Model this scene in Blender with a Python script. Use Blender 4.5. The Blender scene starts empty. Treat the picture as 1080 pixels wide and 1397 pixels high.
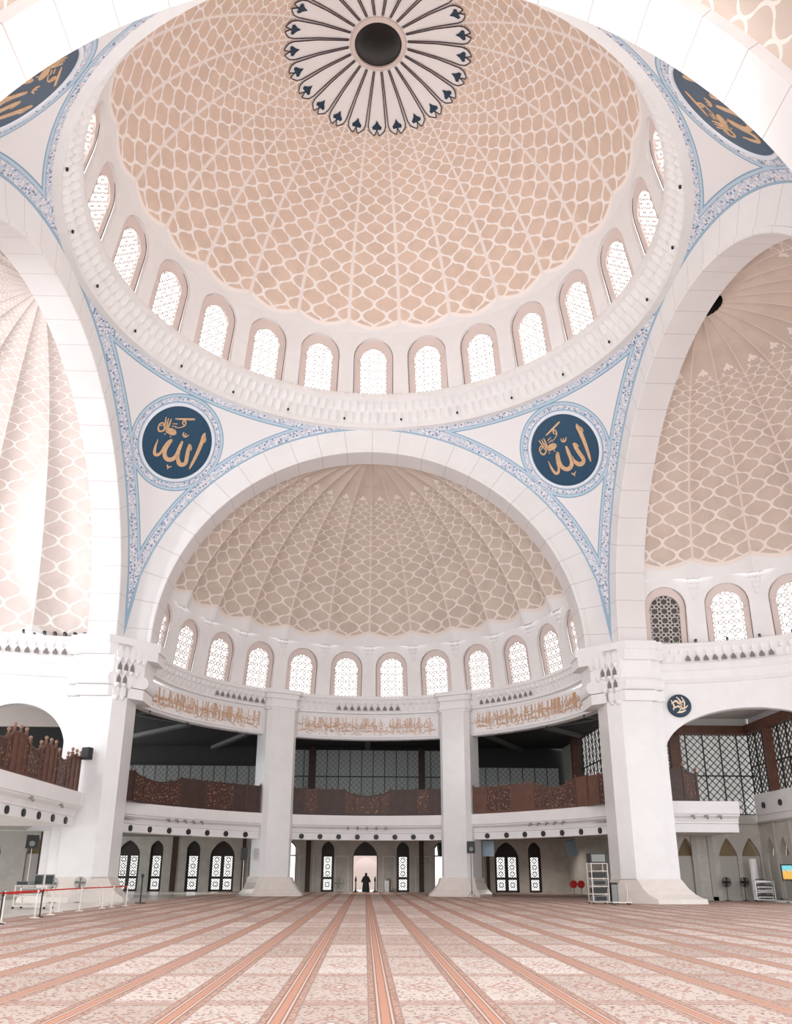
import bpy, math, random
import numpy as np
from mathutils import Vector, Matrix
random.seed(7)
pi=math.pi; sin=math.sin; cos=math.cos; sqrt=math.sqrt
SC=bpy.context.scene; COL=SC.collection
def rad(d): return d*pi/180
# ------------------------------------------------------------------ objects
def tag(o,label=None,cat=None,group=None,kind=None):
    if label: o['label']=label
    if cat: o['category']=cat
    if group: o['group']=group
    if kind: o['kind']=kind
    return o
def empty(name,loc=(0,0,0),rz=0,label=None,cat=None,group=None,kind=None,rot=None):
    o=bpy.data.objects.new(name,None); COL.objects.link(o); o.location=loc
    o.rotation_euler=rot if rot else (0,0,rz); o.empty_display_size=.2
    return tag(o,label,cat,group,kind)
def children(o): return [c for c in bpy.data.objects if c.parent==o]
def copy_tree(o,parent=None):
    c=o.copy(); COL.objects.link(c)
    if parent: c.parent=parent
    for ch in children(o): copy_tree(ch,c)
    return c
class MB:
    def __init__(s): s.v=[];s.f=[];s.uv=[];s.m=[]
    def vert(s,p,uv=(0,0)): s.v.append(tuple(p));s.uv.append(uv);return len(s.v)-1
    def face(s,idx,m=0): s.f.append(tuple(idx));s.m.append(m)
    def grid(s,fn,nu,nv,closed=False,m=0):
        """fn(i,j)->(pos,uv)"""
        b=len(s.v)
        for j in range(nv+1):
            for i in range(nu+1):
                r=fn(i,j)
                s.vert(*r) if isinstance(r[0],(tuple,list,Vector,np.ndarray)) else s.vert(r)
        for j in range(nv):
            for i in range(nu):
                a=b+j*(nu+1)+i; s.face((a,a+1,a+nu+2,a+nu+1),m)
        return s
    def box(s,c,d,rz=0,m=0,M=None):
        b=len(s.v); R=M if M is not None else Matrix.Rotation(rz,3,'Z')
        for k in range(8):
            p=Vector(((k&1)-.5,((k>>1)&1)-.5,((k>>2)&1)-.5)); p=Vector((p.x*d[0],p.y*d[1],p.z*d[2]))
            s.vert(Vector(c)+R@p)
        for q in ((0,2,3,1),(4,5,7,6),(0,1,5,4),(2,6,7,3),(0,4,6,2),(1,3,7,5)): s.face([b+i for i in q],m)
        return s
    def bar(s,a,b,w,d=None,m=0):
        """square bar from a to b"""
        a=Vector(a);b=Vector(b);L=(b-a).length
        if L<1e-6: return s
        z=(b-a)/L; x=z.cross(Vector((0,0,1)) if abs(z.z)<.95 else Vector((0,1,0))).normalized(); y=z.cross(x)
        M=Matrix((x,y,z)).transposed()
        return s.box((a+b)/2,(w,d or w,L),M=M,m=m)
    def tube(s,pts,r,n=8,m=0,cap=True):
        pts=[Vector(p) for p in pts]; R=r if isinstance(r,(list,tuple)) else [r]*len(pts); b0=len(s.v)
        for i,p in enumerate(pts):
            t=(pts[min(i+1,len(pts)-1)]-pts[max(i-1,0)]).normalized()
            x=t.cross(Vector((0,0,1)) if abs(t.z)<.95 else Vector((0,1,0))).normalized(); y=t.cross(x)
            for k in range(n):
                a=2*pi*k/n; s.vert(p+R[i]*(cos(a)*x+sin(a)*y))
        for i in range(len(pts)-1):
            for k in range(n):
                s.face((b0+i*n+k,b0+i*n+(k+1)%n,b0+(i+1)*n+(k+1)%n,b0+(i+1)*n+k),m)
        if cap:
            s.face([b0+k for k in range(n)][::-1],m); s.face([b0+(len(pts)-1)*n+k for k in range(n)],m)
        return s
    def lathe(s,prof,n=24,c=(0,0,0),m=0,a0=0,a1=2*pi,cap=True,sx=1,sy=1):
        b=len(s.v)
        for r,z in prof:
            for k in range(n+1):
                a=a0+(a1-a0)*k/n; s.vert((c[0]+r*cos(a)*sx,c[1]+r*sin(a)*sy,c[2]+z),(k/n,z))
        for j in range(len(prof)-1):
            for k in range(n):
                a=b+j*(n+1)+k; s.face((a,a+1,a+n+2,a+n+1),m)
        if cap and abs(a1-a0-2*pi)<1e-6:
            for j in (0,len(prof)-1):
                if prof[j][0]>1e-4: s.face([b+j*(n+1)+k for k in range(n)],m)
        return s
    def prism(s,poly,z0,z1,m=0,poly2=None):
        """vertical prism, poly list of (x,y); poly2 = top outline"""
        b=len(s.v);n=len(poly)
        for x,y in poly: s.vert((x,y,z0))
        for x,y in (poly2 or poly): s.vert((x,y,z1))
        for i in range(n): s.face((b+i,b+(i+1)%n,b+n+(i+1)%n,b+n+i),m)
        s.face([b+i for i in range(n)][::-1],m); s.face([b+n+i for i in range(n)],m)
        return s
    def plate(s,poly,fn,d0,d1,m=0):
        """2D outline poly extruded; fn(u,v,depth)->pos"""
        b=len(s.v);n=len(poly)
        for d in (d0,d1):
            for u,v in poly: s.vert(fn(u,v,d),(u,v))
        for i in range(n): s.face((b+i,b+(i+1)%n,b+n+(i+1)%n,b+n+i),m)
        s.face([b+i for i in range(n)],m); s.face([b+n+i for i in range(n)][::-1],m)
        return s
    def ribbon(s,st,fn,d=0.0,sub=4,m=0,th=.02):
        """variable width stroke [(u,v,w)..]; fn(u,v,d)->pos, Catmull-Rom smoothed"""
        P=[np.array(p,float) for p in st]; Q=[]
        for i in range(len(P)-1):
            p0=P[max(i-1,0)];p1=P[i];p2=P[i+1];p3=P[min(i+2,len(P)-1)]
            for k in range(sub):
                t=k/sub; Q.append(.5*((2*p1)+(-p0+p2)*t+(2*p0-5*p1+4*p2-p3)*t*t+(-p0+3*p1-3*p2+p3)*t**3))
        Q.append(P[-1]); b=len(s.v)
        for i,q in enumerate(Q):
            t=Q[min(i+1,len(Q)-1)][:2]-Q[max(i-1,0)][:2]; L=np.hypot(*t) or 1; nx,ny=-t[1]/L,t[0]/L; h=max(q[2],.004)/2
            s.vert(fn(q[0]+nx*h,q[1]+ny*h,d-th)); s.vert(fn(q[0]-nx*h,q[1]-ny*h,d-th))
            s.vert(fn(q[0]-nx*h,q[1]-ny*h,d)); s.vert(fn(q[0]+nx*h,q[1]+ny*h,d))
        for i in range(len(Q)-1):
            a=b+4*i
            for k in range(4): s.face((a+k,a+(k+1)%4,a+4+(k+1)%4,a+4+k),m)
        s.face((b,b+1,b+2,b+3),m); e=b+4*(len(Q)-1); s.face((e+3,e+2,e+1,e),m)
        return s
    def mesh(s,name,mats,smooth=None,xf=None):
        me=bpy.data.meshes.new(name); me.from_pydata([tuple(v) for v in s.v],[],s.f)
        uvl=me.uv_layers.new(name='UVMap')
        li=np.zeros(len(me.loops),dtype=np.int32); me.loops.foreach_get('vertex_index',li)
        uv=np.array(s.uv,dtype=np.float32)
        if len(li): uvl.data.foreach_set('uv',uv[li].ravel())
        for mm in (mats if isinstance(mats,(list,tuple)) else [mats]): me.materials.append(mm)
        me.polygons.foreach_set('material_index',np.array(s.m,dtype=np.int32))
        if xf is not None: me.transform(xf)
        me.validate(); me.update()
        if smooth:
            me.polygons.foreach_set('use_smooth',[True]*len(me.polygons)); me.set_sharp_from_angle(angle=rad(smooth))
        return me
    def build(s,name,mats,parent=None,smooth=None,loc=None,rz=None,xf=None,label=None):
        o=bpy.data.objects.new(name,s.mesh(name,mats,smooth,xf)); COL.objects.link(o)
        if parent: o.parent=parent
        if loc is not None: o.location=loc
        if rz is not None: o.rotation_euler=(0,0,rz)
        if label: o['label']=label
        return o
def inst(name,me,parent=None,loc=None,rot=None,label=None):
    o=bpy.data.objects.new(name,me); COL.objects.link(o)
    if parent: o.parent=parent
    if loc is not None: o.location=loc
    if rot is not None: o.rotation_euler=rot
    if label: o['label']=label
    return o
def structure(o,label=None): 
    o['kind']='structure'
    if label: o['label']=label
    return o
# ------------------------------------------------------------------ node maths
class X:
    def __init__(s,t,k): s.t=t;s.k=k
    def op(s,o,*a,clamp=False):
        n=s.t.nodes.new('ShaderNodeMath');n.operation=o;n.use_clamp=clamp
        for i,v in enumerate((s,)+a):
            if isinstance(v,X): s.t.links.new(v.k,n.inputs[i])
            else: n.inputs[i].default_value=v
        return X(s.t,n.outputs[0])
    def __add__(s,b): return s.op('ADD',b)
    __radd__=__add__
    def __sub__(s,b): return s.op('SUBTRACT',b)
    def __rsub__(s,b): return (s*-1)+b
    def __mul__(s,b): return s.op('MULTIPLY',b)
    __rmul__=__mul__
    def __truediv__(s,b): return s.op('DIVIDE',b)
    def abs(s): return s.op('ABSOLUTE')
    def frac(s): return s.op('FRACT')
    def floor(s): return s.op('FLOOR')
    def cos(s): return s.op('COSINE')
    def sin(s): return s.op('SINE')
    def sqrt(s): return s.op('SQRT')
    def min(s,b): return s.op('MINIMUM',b)
    def max(s,b): return s.op('MAXIMUM',b)
    def lt(s,b): return s.op('LESS_THAN',b)
    def gt(s,b): return s.op('GREATER_THAN',b)
    def step(s,a,b):
        n=s.t.nodes.new('ShaderNodeMapRange');n.interpolation_type='SMOOTHSTEP'
        s.t.links.new(s.k,n.inputs[0]); n.inputs[1].default_value=a;n.inputs[2].default_value=b
        return X(s.t,n.outputs[0])
    def tri(s): return ((s+.5).frac()-.5).abs()    # distance to nearest integer
def srgb(r,g,b):
    f=lambda c:(c/255/12.92 if c/255<=.04045 else ((c/255+.055)/1.055)**2.4)
    return (f(r),f(g),f(b),1)
def material(name):
    m=bpy.data.materials.new(name);m.use_nodes=True;t=m.node_tree
    return m,t,t.nodes['Principled BSDF']
def plain(name,col,rough=.5,metal=0,emit=None,es=0,spec=.5,noise=0,nscale=3):
    m,t,b=material(name);b.inputs['Base Color'].default_value=col;b.inputs['Roughness'].default_value=rough
    b.inputs['Metallic'].default_value=metal;b.inputs['Specular IOR Level'].default_value=spec
    if noise:
        mixc(t,texnoise(t,nscale,4).step(.3,.7),[c*(1-noise) for c in col[:3]]+[1],col,b.inputs['Base Color'])
    if emit: b.inputs['Emission Color'].default_value=emit;b.inputs['Emission Strength'].default_value=es
    return m
def coords(t,which='Object'):
    n=t.nodes.new('ShaderNodeTexCoord');s=t.nodes.new('ShaderNodeSeparateXYZ');t.links.new(n.outputs[which],s.inputs[0])
    return X(t,s.outputs[0]),X(t,s.outputs[1]),X(t,s.outputs[2])
def texnoise(t,scale,detail=2,which='Object',rough=.5):
    c=t.nodes.new('ShaderNodeTexCoord');n=t.nodes.new('ShaderNodeTexNoise');n.inputs['Scale'].default_value=scale;n.inputs['Detail'].default_value=detail
    n.inputs['Roughness'].default_value=rough;t.links.new(c.outputs[which],n.inputs['Vector']);return X(t,n.outputs['Fac'])
def texvor(t,scale,vec=None,feature='F1',out='Distance',which='Object'):
    n=t.nodes.new('ShaderNodeTexVoronoi');n.inputs['Scale'].default_value=scale;n.feature=feature
    if vec is None:
        c=t.nodes.new('ShaderNodeTexCoord');t.links.new(c.outputs[which],n.inputs['Vector'])
    else: t.links.new(vec.k,n.inputs['Vector'])
    return X(t,n.outputs[out])
def comb(t,x,y,z=0):
    n=t.nodes.new('ShaderNodeCombineXYZ')
    for i,v in enumerate((x,y,z)):
        if isinstance(v,X): t.links.new(v.k,n.inputs[i])
        else: n.inputs[i].default_value=v
    return X(t,n.outputs[0])
def mixc(t,fac,a,b,dst=None):
    n=t.nodes.new('ShaderNodeMix');n.data_type='RGBA'
    def put(v,i):
        if isinstance(v,X): t.links.new(v.k,n.inputs[i])
        elif hasattr(v,'is_output'): t.links.new(v,n.inputs[i])
        else: n.inputs[i].default_value=v
    if isinstance(fac,X): t.links.new(fac.k,n.inputs[0])
    else: n.inputs[0].default_value=fac
    put(a,6);put(b,7)
    if dst is not None: t.links.new(n.outputs[2],dst)
    return n.outputs[2]
def bump(t,b,h,strength=.4,dist=.05):
    n=t.nodes.new('ShaderNodeBump');n.inputs['Strength'].default_value=strength;n.inputs['Distance'].default_value=dist
    t.links.new(h.k,n.inputs['Height']);t.links.new(n.outputs[0],b.inputs['Normal'])
# ------------------------------------------------------------------ materials
WHITE=(.86,.835,.835,1)
def marble(name,base=WHITE,vein=.06,rough=.35,scale=.35):
    m,t,b=material(name)
    n=texnoise(t,scale,6,rough=.65); v=((n-.5).abs()*9).step(0,1)
    c2=[c*(1-vein) for c in base[:3]]+[1]
    mixc(t,v,c2,base,b.inputs['Base Color']); b.inputs['Roughness'].default_value=rough; b.inputs['Specular IOR Level'].default_value=.35
    return m
M={}
M['white']=marble('white_plaster',rough=.6,vein=.03)
M['marble']=marble('polished_marble',base=(.84,.82,.815,1),vein=.035,rough=.22,scale=.3)
M['base_marble']=marble('cream_marble',base=(.8,.73,.68,1),vein=.05,rough=.3,scale=.8)
M['greywall']=marble('beige_stone',base=(.58,.54,.49,1),vein=.12,rough=.4,scale=.6)
M['pinkstone']=plain('pale_pink_stone',(.74,.62,.58,1),.6)
M['floor_marble']=marble('pale_floor_marble',base=(.78,.74,.7,1),vein=.08,rough=.25)
M['gold']=plain('gold_leaf',srgb(222,180,138),.45,.0,noise=.15,nscale=4)
M['goldline']=plain('gilded_lettering',srgb(212,172,140),.5,.0)
M['navy']=plain('deep_blue_enamel',srgb(14,66,96),.45,noise=.12,nscale=2)
M['navyspade']=plain('navy_inlay',srgb(28,52,72),.5)
M['line']=plain('dark_outline_and_shade',(.06,.035,.04,1),.6)
M['black']=plain('black_plastic',(.015,.016,.017,1),.45)
M['oculus']=plain('dark_oculus_lens',(.012,.012,.011,1),.25)
M['wood']=plain('brown_wood',srgb(106,68,52),.5,noise=.3,nscale=2.5)
M['darkwood']=plain('dark_brown_wood',srgb(70,46,38),.5,noise=.3,nscale=2)
M['ball']=plain('wood_finial',srgb(150,112,92),.35)
M['chrome']=plain('brushed_steel',(.6,.58,.56,1),.3,1)
M['cream']=plain('cream_metal',(.78,.72,.66,1),.45)
M['red']=plain('red_webbing',srgb(206,38,30),.6)
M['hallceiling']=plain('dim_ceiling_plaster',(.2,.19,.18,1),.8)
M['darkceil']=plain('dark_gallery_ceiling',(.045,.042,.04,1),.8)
M['bracket']=plain('grey_lamp_bracket',(.3,.28,.27,1),.5)
M['lattice']=plain('black_iron_lattice',(.035,.03,.028,1),.5)
M['door']=plain('dark_door_wood',(.03,.02,.017,1),.45)
M['grille']=plain('pale_stone_tracery',(.62,.56,.54,1),.6)
M['grey']=plain('grey_plastic',(.25,.26,.25,1),.5)
M['blueboard']=plain('pale_blue_board',(.5,.62,.74,1),.4)
M['skin']=plain('skin',(.45,.27,.19,1),.6)
M['cloth']=plain('black_cloth',(.012,.012,.014,1),.8)
def glow(name,col,s):
    m,t,b=material(name);b.inputs['Base Color'].default_value=(.35,.35,.34,1);b.inputs['Roughness'].default_value=.4
    n=texnoise(t,1.2,2); mixc(t,n.step(.2,.8),[c*.85 for c in col[:3]]+[1],col,b.inputs['Emission Color']);b.inputs['Emission Strength'].default_value=s
    return m
def stone_joint(name,base,colj,n_dir='u'):
    m,t,b=material(name);u,v,_=coords(t,'UV')
    d=u.tri(); l=d.lt(.009)
    n=texnoise(t,.5,4); c=mixc(t,n.step(.3,.7),[q*.955 for q in base[:3]]+[1],base)
    mixc(t,l,c,colj,b.inputs['Base Color']);b.inputs['Roughness'].default_value=.5;b.inputs['Specular IOR Level'].default_value=.3
    return m
M['voussoir']=stone_joint('white_voussoir_stone',(.86,.835,.83,1),(.55,.5,.5,1))
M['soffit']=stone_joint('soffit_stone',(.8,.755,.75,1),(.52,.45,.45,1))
def lattice_mat(name,cell,line,top,rib,asp=.55,wl=.066,wr=.035,fleur=True,border=.3):
    """ogee net in (gore,row) space: u integer at ribs, v rows upward"""
    m,t,b=material(name);u,v,_=coords(t,'UV')
    U=u*2+.5; Gc=(v*pi).cos(); G=Gc.op('SIGN')*(Gc.abs().op('POWER',.72))
    # cell centres sit on gore centre at odd rows
    a=.25+.25*G
    dA=(U+a).tri(); dB=(U-a).tri()
    slope=((v*pi).sin().abs()*.25*pi*1.12)
    k=(slope*slope*.9+1).sqrt()
    d=dA.min(dB)/k
    net=1-d.step(wl*.7,wl*1.15)
    r=1-u.tri().step(wr*.8,wr*1.2)
    arc=(u.frac()*pi).sin()
    vb=.42-arc*.62
    low=1-(v-vb).step(-.02,.05)
    edge=1-(v-vb).step(border,border+.08)
    n=texnoise(t,.9,3); n2=texvor(t,.55,out='Color')
    sp=t.nodes.new('ShaderNodeSeparateColor');t.links.new(n2.k,sp.inputs[0])
    cellc=mixc(t,X(t,sp.outputs[0]),[c*.93 for c in cell[:3]]+[1],cell)
    cellc=mixc(t,n.step(.35,.7),cellc,[c*1.04 for c in cell[:3]]+[1])
    mask=net
    if fleur:
        # small fleur above the last row, plain field above it
        above=(v-top).step(-.15,.1)
        fu=(u.frac()-.5).abs()
        f1=(fu*5.5+((v-top-.9).abs()*.75)).lt(.7); f2=((fu-.14).abs()*7+(v-top-.6).abs()*1.1).lt(.5)
        mask=mask*(1-above); mask=mask.max(f1.max(f2))
    mask=mask.max(edge)
    c=mixc(t,mask,cellc,line); c=mixc(t,r,c,rib); c=mixc(t,low,c,WHITE)
    t.links.new(c,b.inputs['Base Color']);b.inputs['Roughness'].default_value=.75;b.inputs['Specular IOR Level'].default_value=.15
    bump(t,b,mask.max(r),.35,.03)
    return m
BEIGE=srgb(224,200,184)
M['dome']=lattice_mat('dome_ogee_net',BEIGE,srgb(250,241,237),99,srgb(244,233,228),fleur=False)
M['semidome']=lattice_mat('apse_ogee_net',srgb(210,192,180),srgb(240,228,220),21.4,srgb(236,220,212),wl=.058,wr=.018)
M['semidome_plain']=lattice_mat('west_apse_ogee_net',srgb(218,204,198),srgb(242,236,232),99,srgb(238,232,230),wl=.05,wr=.01,border=.05)
def pend_mat():
    m,t,b=material('pendentive_arabesque');x,y,z=coords(t)
    ax=x.abs();ay=y.abs()
    dr=(31.87-z)*1.43; dx=(16-ax)*1.414; dy=(16-ay)*1.414
    c=22.63/sqrt(3)
    dm=((ax-c)*(ax-c)+(ay-c)*(ay-c)+(z-15.73-c)*(z-15.73-c)).sqrt()
    s=(.82-dr).max(.92-dx).max(.92-dy).max(3.3-dm)
    ins=s.gt(0)
    outer=ins*s.lt(.075)
    pale=ins*s.lt(.2)
    inner=dr.lt(.13).max(dx.lt(.13)).max(dy.lt(.13)).max(dm.lt(2.76))*ins
    hair=ins*((s-.24).abs().lt(.025))
    v1=texvor(t,4.6);v2=texvor(t,7.5)
    n=texnoise(t,5.5,2)
    sp1=v1.lt(.3); sp2=v2.lt(.27)*n.gt(.5)
    ground=mixc(t,n.step(.42,.6),srgb(196,206,222),srgb(236,232,236))
    g=mixc(t,sp1,ground,srgb(112,134,164)); g=mixc(t,sp2,g,srgb(176,138,140))
    g=mixc(t,pale,g,srgb(190,210,224)); g=mixc(t,hair,g,srgb(150,176,200)); g=mixc(t,inner,g,srgb(158,184,204)); g=mixc(t,outer,g,srgb(138,168,192))
    c2=mixc(t,ins,(.85,.82,.83,1),g)
    # faint panel joints on the plain ground
    t.links.new(c2,b.inputs['Base Color']);b.inputs['Roughness'].default_value=.6;b.inputs['Specular IOR Level'].default_value=.25
    return m
M['pend']=pend_mat()
PX,X0,PY,Y0=1.2,.14,3.05,-24.34
def carpet_mat():
    m,t,b=material('prayer_carpet_pattern');x,y,z=coords(t)
    sx=(x-X0)/PX; d=sx.tri()*PX; ry=(y-Y0)/PY; e=ry.tri()*PY
    side=(sx+.5).frac()-.5
    spk=texvor(t,12.);spk2=texvor(t,19.);n=texnoise(t,8,3);n2=texnoise(t,1.3,2)
    # per panel tone
    cell=comb(t,(sx).floor(),(ry).floor(),0)
    w=t.nodes.new('ShaderNodeTexWhiteNoise');t.links.new(cell.k,w.inputs[0]);wn=X(t,w.outputs[0])
    field=mixc(t,wn,srgb(180,160,149),srgb(211,195,186))
    orn=(spk.lt(.32)*n.gt(.44)); orn2=spk2.lt(.3)*n.lt(.5)
    f=mixc(t,orn*.9,field,srgb(128,90,84)); f=mixc(t,orn2*.85,f,srgb(92,94,97))
    # centre medallion
    cx=(sx.frac()-.5).abs()*PX; cy=(ry.frac()-.5).abs()*PY
    md=(cx/.24)+(cy/.5); md2=(((cx*cx)/.0144)+((cy*cy)/.05)).sqrt()
    f=mixc(t,((md-1).abs().lt(.14))*.55,f,srgb(170,120,108)); f=mixc(t,md2.lt(.8)*.5,f,srgb(150,110,106)); f=mixc(t,md2.lt(.35)*.8,f,srgb(226,206,196))
    cr=(cx/.34)+((PY*.5-cy)/.55); f=mixc(t,cr.lt(.0)*.4,f,srgb(170,130,118))
    # cross border
    f=mixc(t,e.lt(.13)*.4,f,srgb(160,126,114)); f=mixc(t,((e-.17).abs().lt(.02))*.8,f,srgb(140,100,90)); f=mixc(t,e.lt(.03),f,srgb(176,136,122))
    # running stripes
    st=mixc(t,(spk2.lt(.42)),srgb(178,144,128),srgb(138,108,98))
    f=mixc(t,d.lt(.19),f,st)
    f=mixc(t,((d-.19).abs().lt(.01)),f,srgb(152,126,118))
    f=mixc(t,((d-.075).abs().lt(.012)),f,srgb(198,172,158)); f=mixc(t,((d-.055).abs().lt(.008)),f,srgb(140,110,102)); f=mixc(t,((d-.1).abs().lt(.012)),f,srgb(140,108,98))
    f=mixc(t,d.lt(.04),f,srgb(184,134,112))
    f=mixc(t,n2.step(.3,.75)*.12,f,srgb(170,140,130))
    t.links.new(f,b.inputs['Base Color']);b.inputs['Roughness'].default_value=.95;b.inputs['Specular IOR Level'].default_value=.1
    bump(t,b,n,.15,.01)
    return m
M['carpet']=carpet_mat()
def carved_mat(name,a,c):
    m,t,b=material(name); v=texvor(t,7.,feature='SMOOTH_F1'); n=texnoise(t,9,3)
    k=(v*1.6+n*.5).step(.45,.85); mixc(t,k,a,c,b.inputs['Base Color']); b.inputs['Roughness'].default_value=.45; bump(t,b,k,.8,.05); return m
M['carved']=carved_mat('carved_wood',srgb(168,124,104),srgb(70,40,30))
def picture_mat():
    m,t,b=material('tv_picture');x,y,z=coords(t); n=texnoise(t,6,3)
    c=mixc(t,(z-1.85+n*.3).step(.0,.3),srgb(206,160,70),srgb(96,190,200)); c=mixc(t,texvor(t,9).lt(.2),c,srgb(180,60,40))
    t.links.new(c,b.inputs['Base Color']);t.links.new(c,b.inputs['Emission Color']);b.inputs['Emission Strength'].default_value=.5;return m
M['picture']=picture_mat()
M['pane']=glow('frosted_daylight_pane',(1,.985,.97,1),1.25)
M['sunpane']=glow('bright_dome_pane',(1,.985,.97,1),2.6)
M['doorpane']=glow('frosted_door_pane',(1,.98,.96,1),1.0)
M['blindpane']=plain('blind_window_slab',(.1,.095,.085,1),.6)
M['dullpane']=glow('obscured_gallery_glass',(.75,.8,.78,1),.035)
M['litpane']=glow('lit_gallery_glass',(1,.97,.94,1),.34)
M['lamp']=glow('lit_downlight',(1,.93,.82,1),6)
WORLD=1.5; EXPO=0.83
def SP(name,loc,aim,e,angle=100,size=.5,col=(1,.96,.92)): return dict(kind='SPOT',name=name,loc=loc,aim=aim,energy=e,angle=angle,size=size,col=col)
LIGHTS=[
 SP('ledge_flood_and_fill',(-29.5,-2,16.6),(-18,14,26),2300,110,.5,(.9,.96,1)),
 SP('ledge_flood_and_fill',(-26,-10,16.6),(-18,14,22),1900,110,.5,(.9,.96,1)),
 SP('ledge_flood_and_fill',(-25,10,16.6),(4,6,34),900,110,.5,(.95,.98,1)),  # added fill, throws light across to the right side
 SP('ledge_flood_and_fill',(-8,-20,16.6),(2,6,46),1700,100,.6,(1,.97,.94)),  # added fill behind the camera, brightens the main dome
 SP('ledge_flood_and_fill',(8,-20,16.6),(-2,6,46),1700,100,.6,(1,.97,.94)),  # second added dome fill, also unseen behind the camera
 SP('aisle_lamp_and_fill',(-20,16.5,4.7),(-20,16.5,0),160,150,.15,(1,.9,.78)),
 SP('aisle_lamp_and_fill',(-22,9,4.0),(-20,9,0),160,150,.15,(1,.9,.78)),
 SP('aisle_lamp_and_fill',(22.5,18.2,4.7),(22.5,18.6,0),220,150,.15,(1,.93,.85)),
 SP('aisle_lamp_and_fill',(0,40,4.7),(0,40,0),330,150,.15,(1,.93,.85)),
 SP('aisle_lamp_and_fill',(-14,38,4.7),(-14,38,0),330,150,.15,(1,.93,.85)),
 SP('aisle_lamp_and_fill',(16,42,4.7),(16,41,0),260,150,.15,(1,.93,.85)),  # added fill, lifts the right aisle and back wall
]
# ------------------------------------------------------------------ architecture
HS=15.73; RI=14.2; AC=17.3; AR=14.8; AZ=15.6; DR=15.28; DZ=33.6
def psi(e): return math.log(math.tan(pi/4+e/2))
ROW=.0605
def sph_dome(nm,mat,R,zc,e0,e1,az0,az1,na,ne,flute=0,psi0=.379,xf=None,az_off=0):
    mb=MB()
    def fn(i,j):
        a=az0+(az1-az0)*i/na; e=e0+(e1-e0)*j/ne
        f=((a-az_off)/rad(15))%1.0; r=R-flute*(2*f-1)**2*min(1,cos(e)*1.2)*min(1,max(.0,min(a-az0,az1-a)/rad(6)))
        u=(a-az_off)/rad(15)+200
        return ((r*cos(e)*cos(a),r*cos(e)*sin(a),zc+r*sin(e)),(u,(psi(e)-psi0)/ROW))
    mb.grid(fn,na,ne); return mb.build(nm,mat,smooth=50,xf=xf)
def rotz(a,c=(0,0)): return Matrix.Rotation(a,4,'Z')
# --- main dome
dome=structure(sph_dome('ceiling',M['dome'],DR,DZ,rad(19.8),rad(72),0,2*pi,24*10,48,az_off=rad(82.5)),'patterned main dome with beige ogee cells and pale ribs')
# --- arched opening outlines ------------------------------------------------
def arch_pts(w,spring,n=20,pointed=0):
    """half width w/2, from bottom-left up and over to bottom-right; z=0 at sill"""
    r=w/2; P=[(-r,0),(-r,spring*.5),(-r,spring)]
    for k in range(1,n):
        a=pi-pi*k/n; 
        x=r*cos(a); h=r*sin(a)
        if pointed: h=h*(1+pointed*(1-abs(x)/r))
        P.append((x,spring+h))
    return P+[(r,spring),(r,spring*.5),(r,0)]
def keyhole_pts(w,spring,n=20,neck=.07):
    r=w/2; P=[(-r,0),(-r,spring-.1),(-r+neck*.2,spring-.1),(-r+neck*1.5,spring-.02)]
    R=r*1.02; a0=pi+.28
    for k in range(0,n+1):
        a=a0-(a0+.28)*k/n; P.append((R*cos(a),spring+.26+R*sin(a)*1.0))
    return P+[(r-neck*1.5,spring-.02),(r-neck*.2,spring-.1),(r,spring-.1),(r,0)]
def panel_with_hole(mb,hole,s0,s1,t0,t1,fn,m=0,levels=3,reveal=.25,mrev=None):
    """wall panel [s0,s1]x[t0,t1] with an opening that reaches the bottom edge; fn(s,t,depth)->pos"""
    n=len(hole); out=[]
    peri=[]
    cx=(hole[0][0]+hole[-1][0])/2; xl,xr=hole[0][0],hole[-1][0]
    cz=max(p[1] for p in hole if abs(p[0]-xl)<1e-6)
    for (x,z) in hole:
        dx,dz=x-cx,z-cz
        if z<=cz+1e-6 and (abs(x-xl)<1e-6 or abs(x-xr)<1e-6): out.append((s0 if x<cx else s1,max(t0,z))); continue
        k=1e9
        if dx<-1e-9: k=min(k,(s0-cx)/dx)
        if dx>1e-9: k=min(k,(s1-cx)/dx)
        if dz>1e-9: k=min(k,(t1-cz)/dz)
        if dz<-1e-9: k=min(k,(t0-cz)/dz)
        out.append((cx+dx*k,cz+dz*k))
    # force the corners
    for cs,ct in ((s0,t1),(s1,t1)):
        b=min(range(n),key=lambda i:abs(out[i][0]-cs)+abs(out[i][1]-ct)); out[b]=(cs,ct)
    b0=len(mb.v)
    for l in range(levels+1):
        f=l/levels
        for i in range(n):
            s=hole[i][0]*(1-f)+out[i][0]*f; t=hole[i][1]*(1-f)+out[i][1]*f
            mb.vert(fn(s,t,0),(s,t))
    for l in range(levels):
        for i in range(n-1):
            a=b0+l*n+i; mb.face((a,a+1,a+n+1,a+n),m)
    if reveal:
        b1=len(mb.v)
        for i in range(n): mb.vert(fn(hole[i][0],hole[i][1],reveal),hole[i])
        for i in range(n-1): mb.face((b0+i,b0+i+1,b1+i+1,b1+i),m if mrev is None else mrev)
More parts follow.
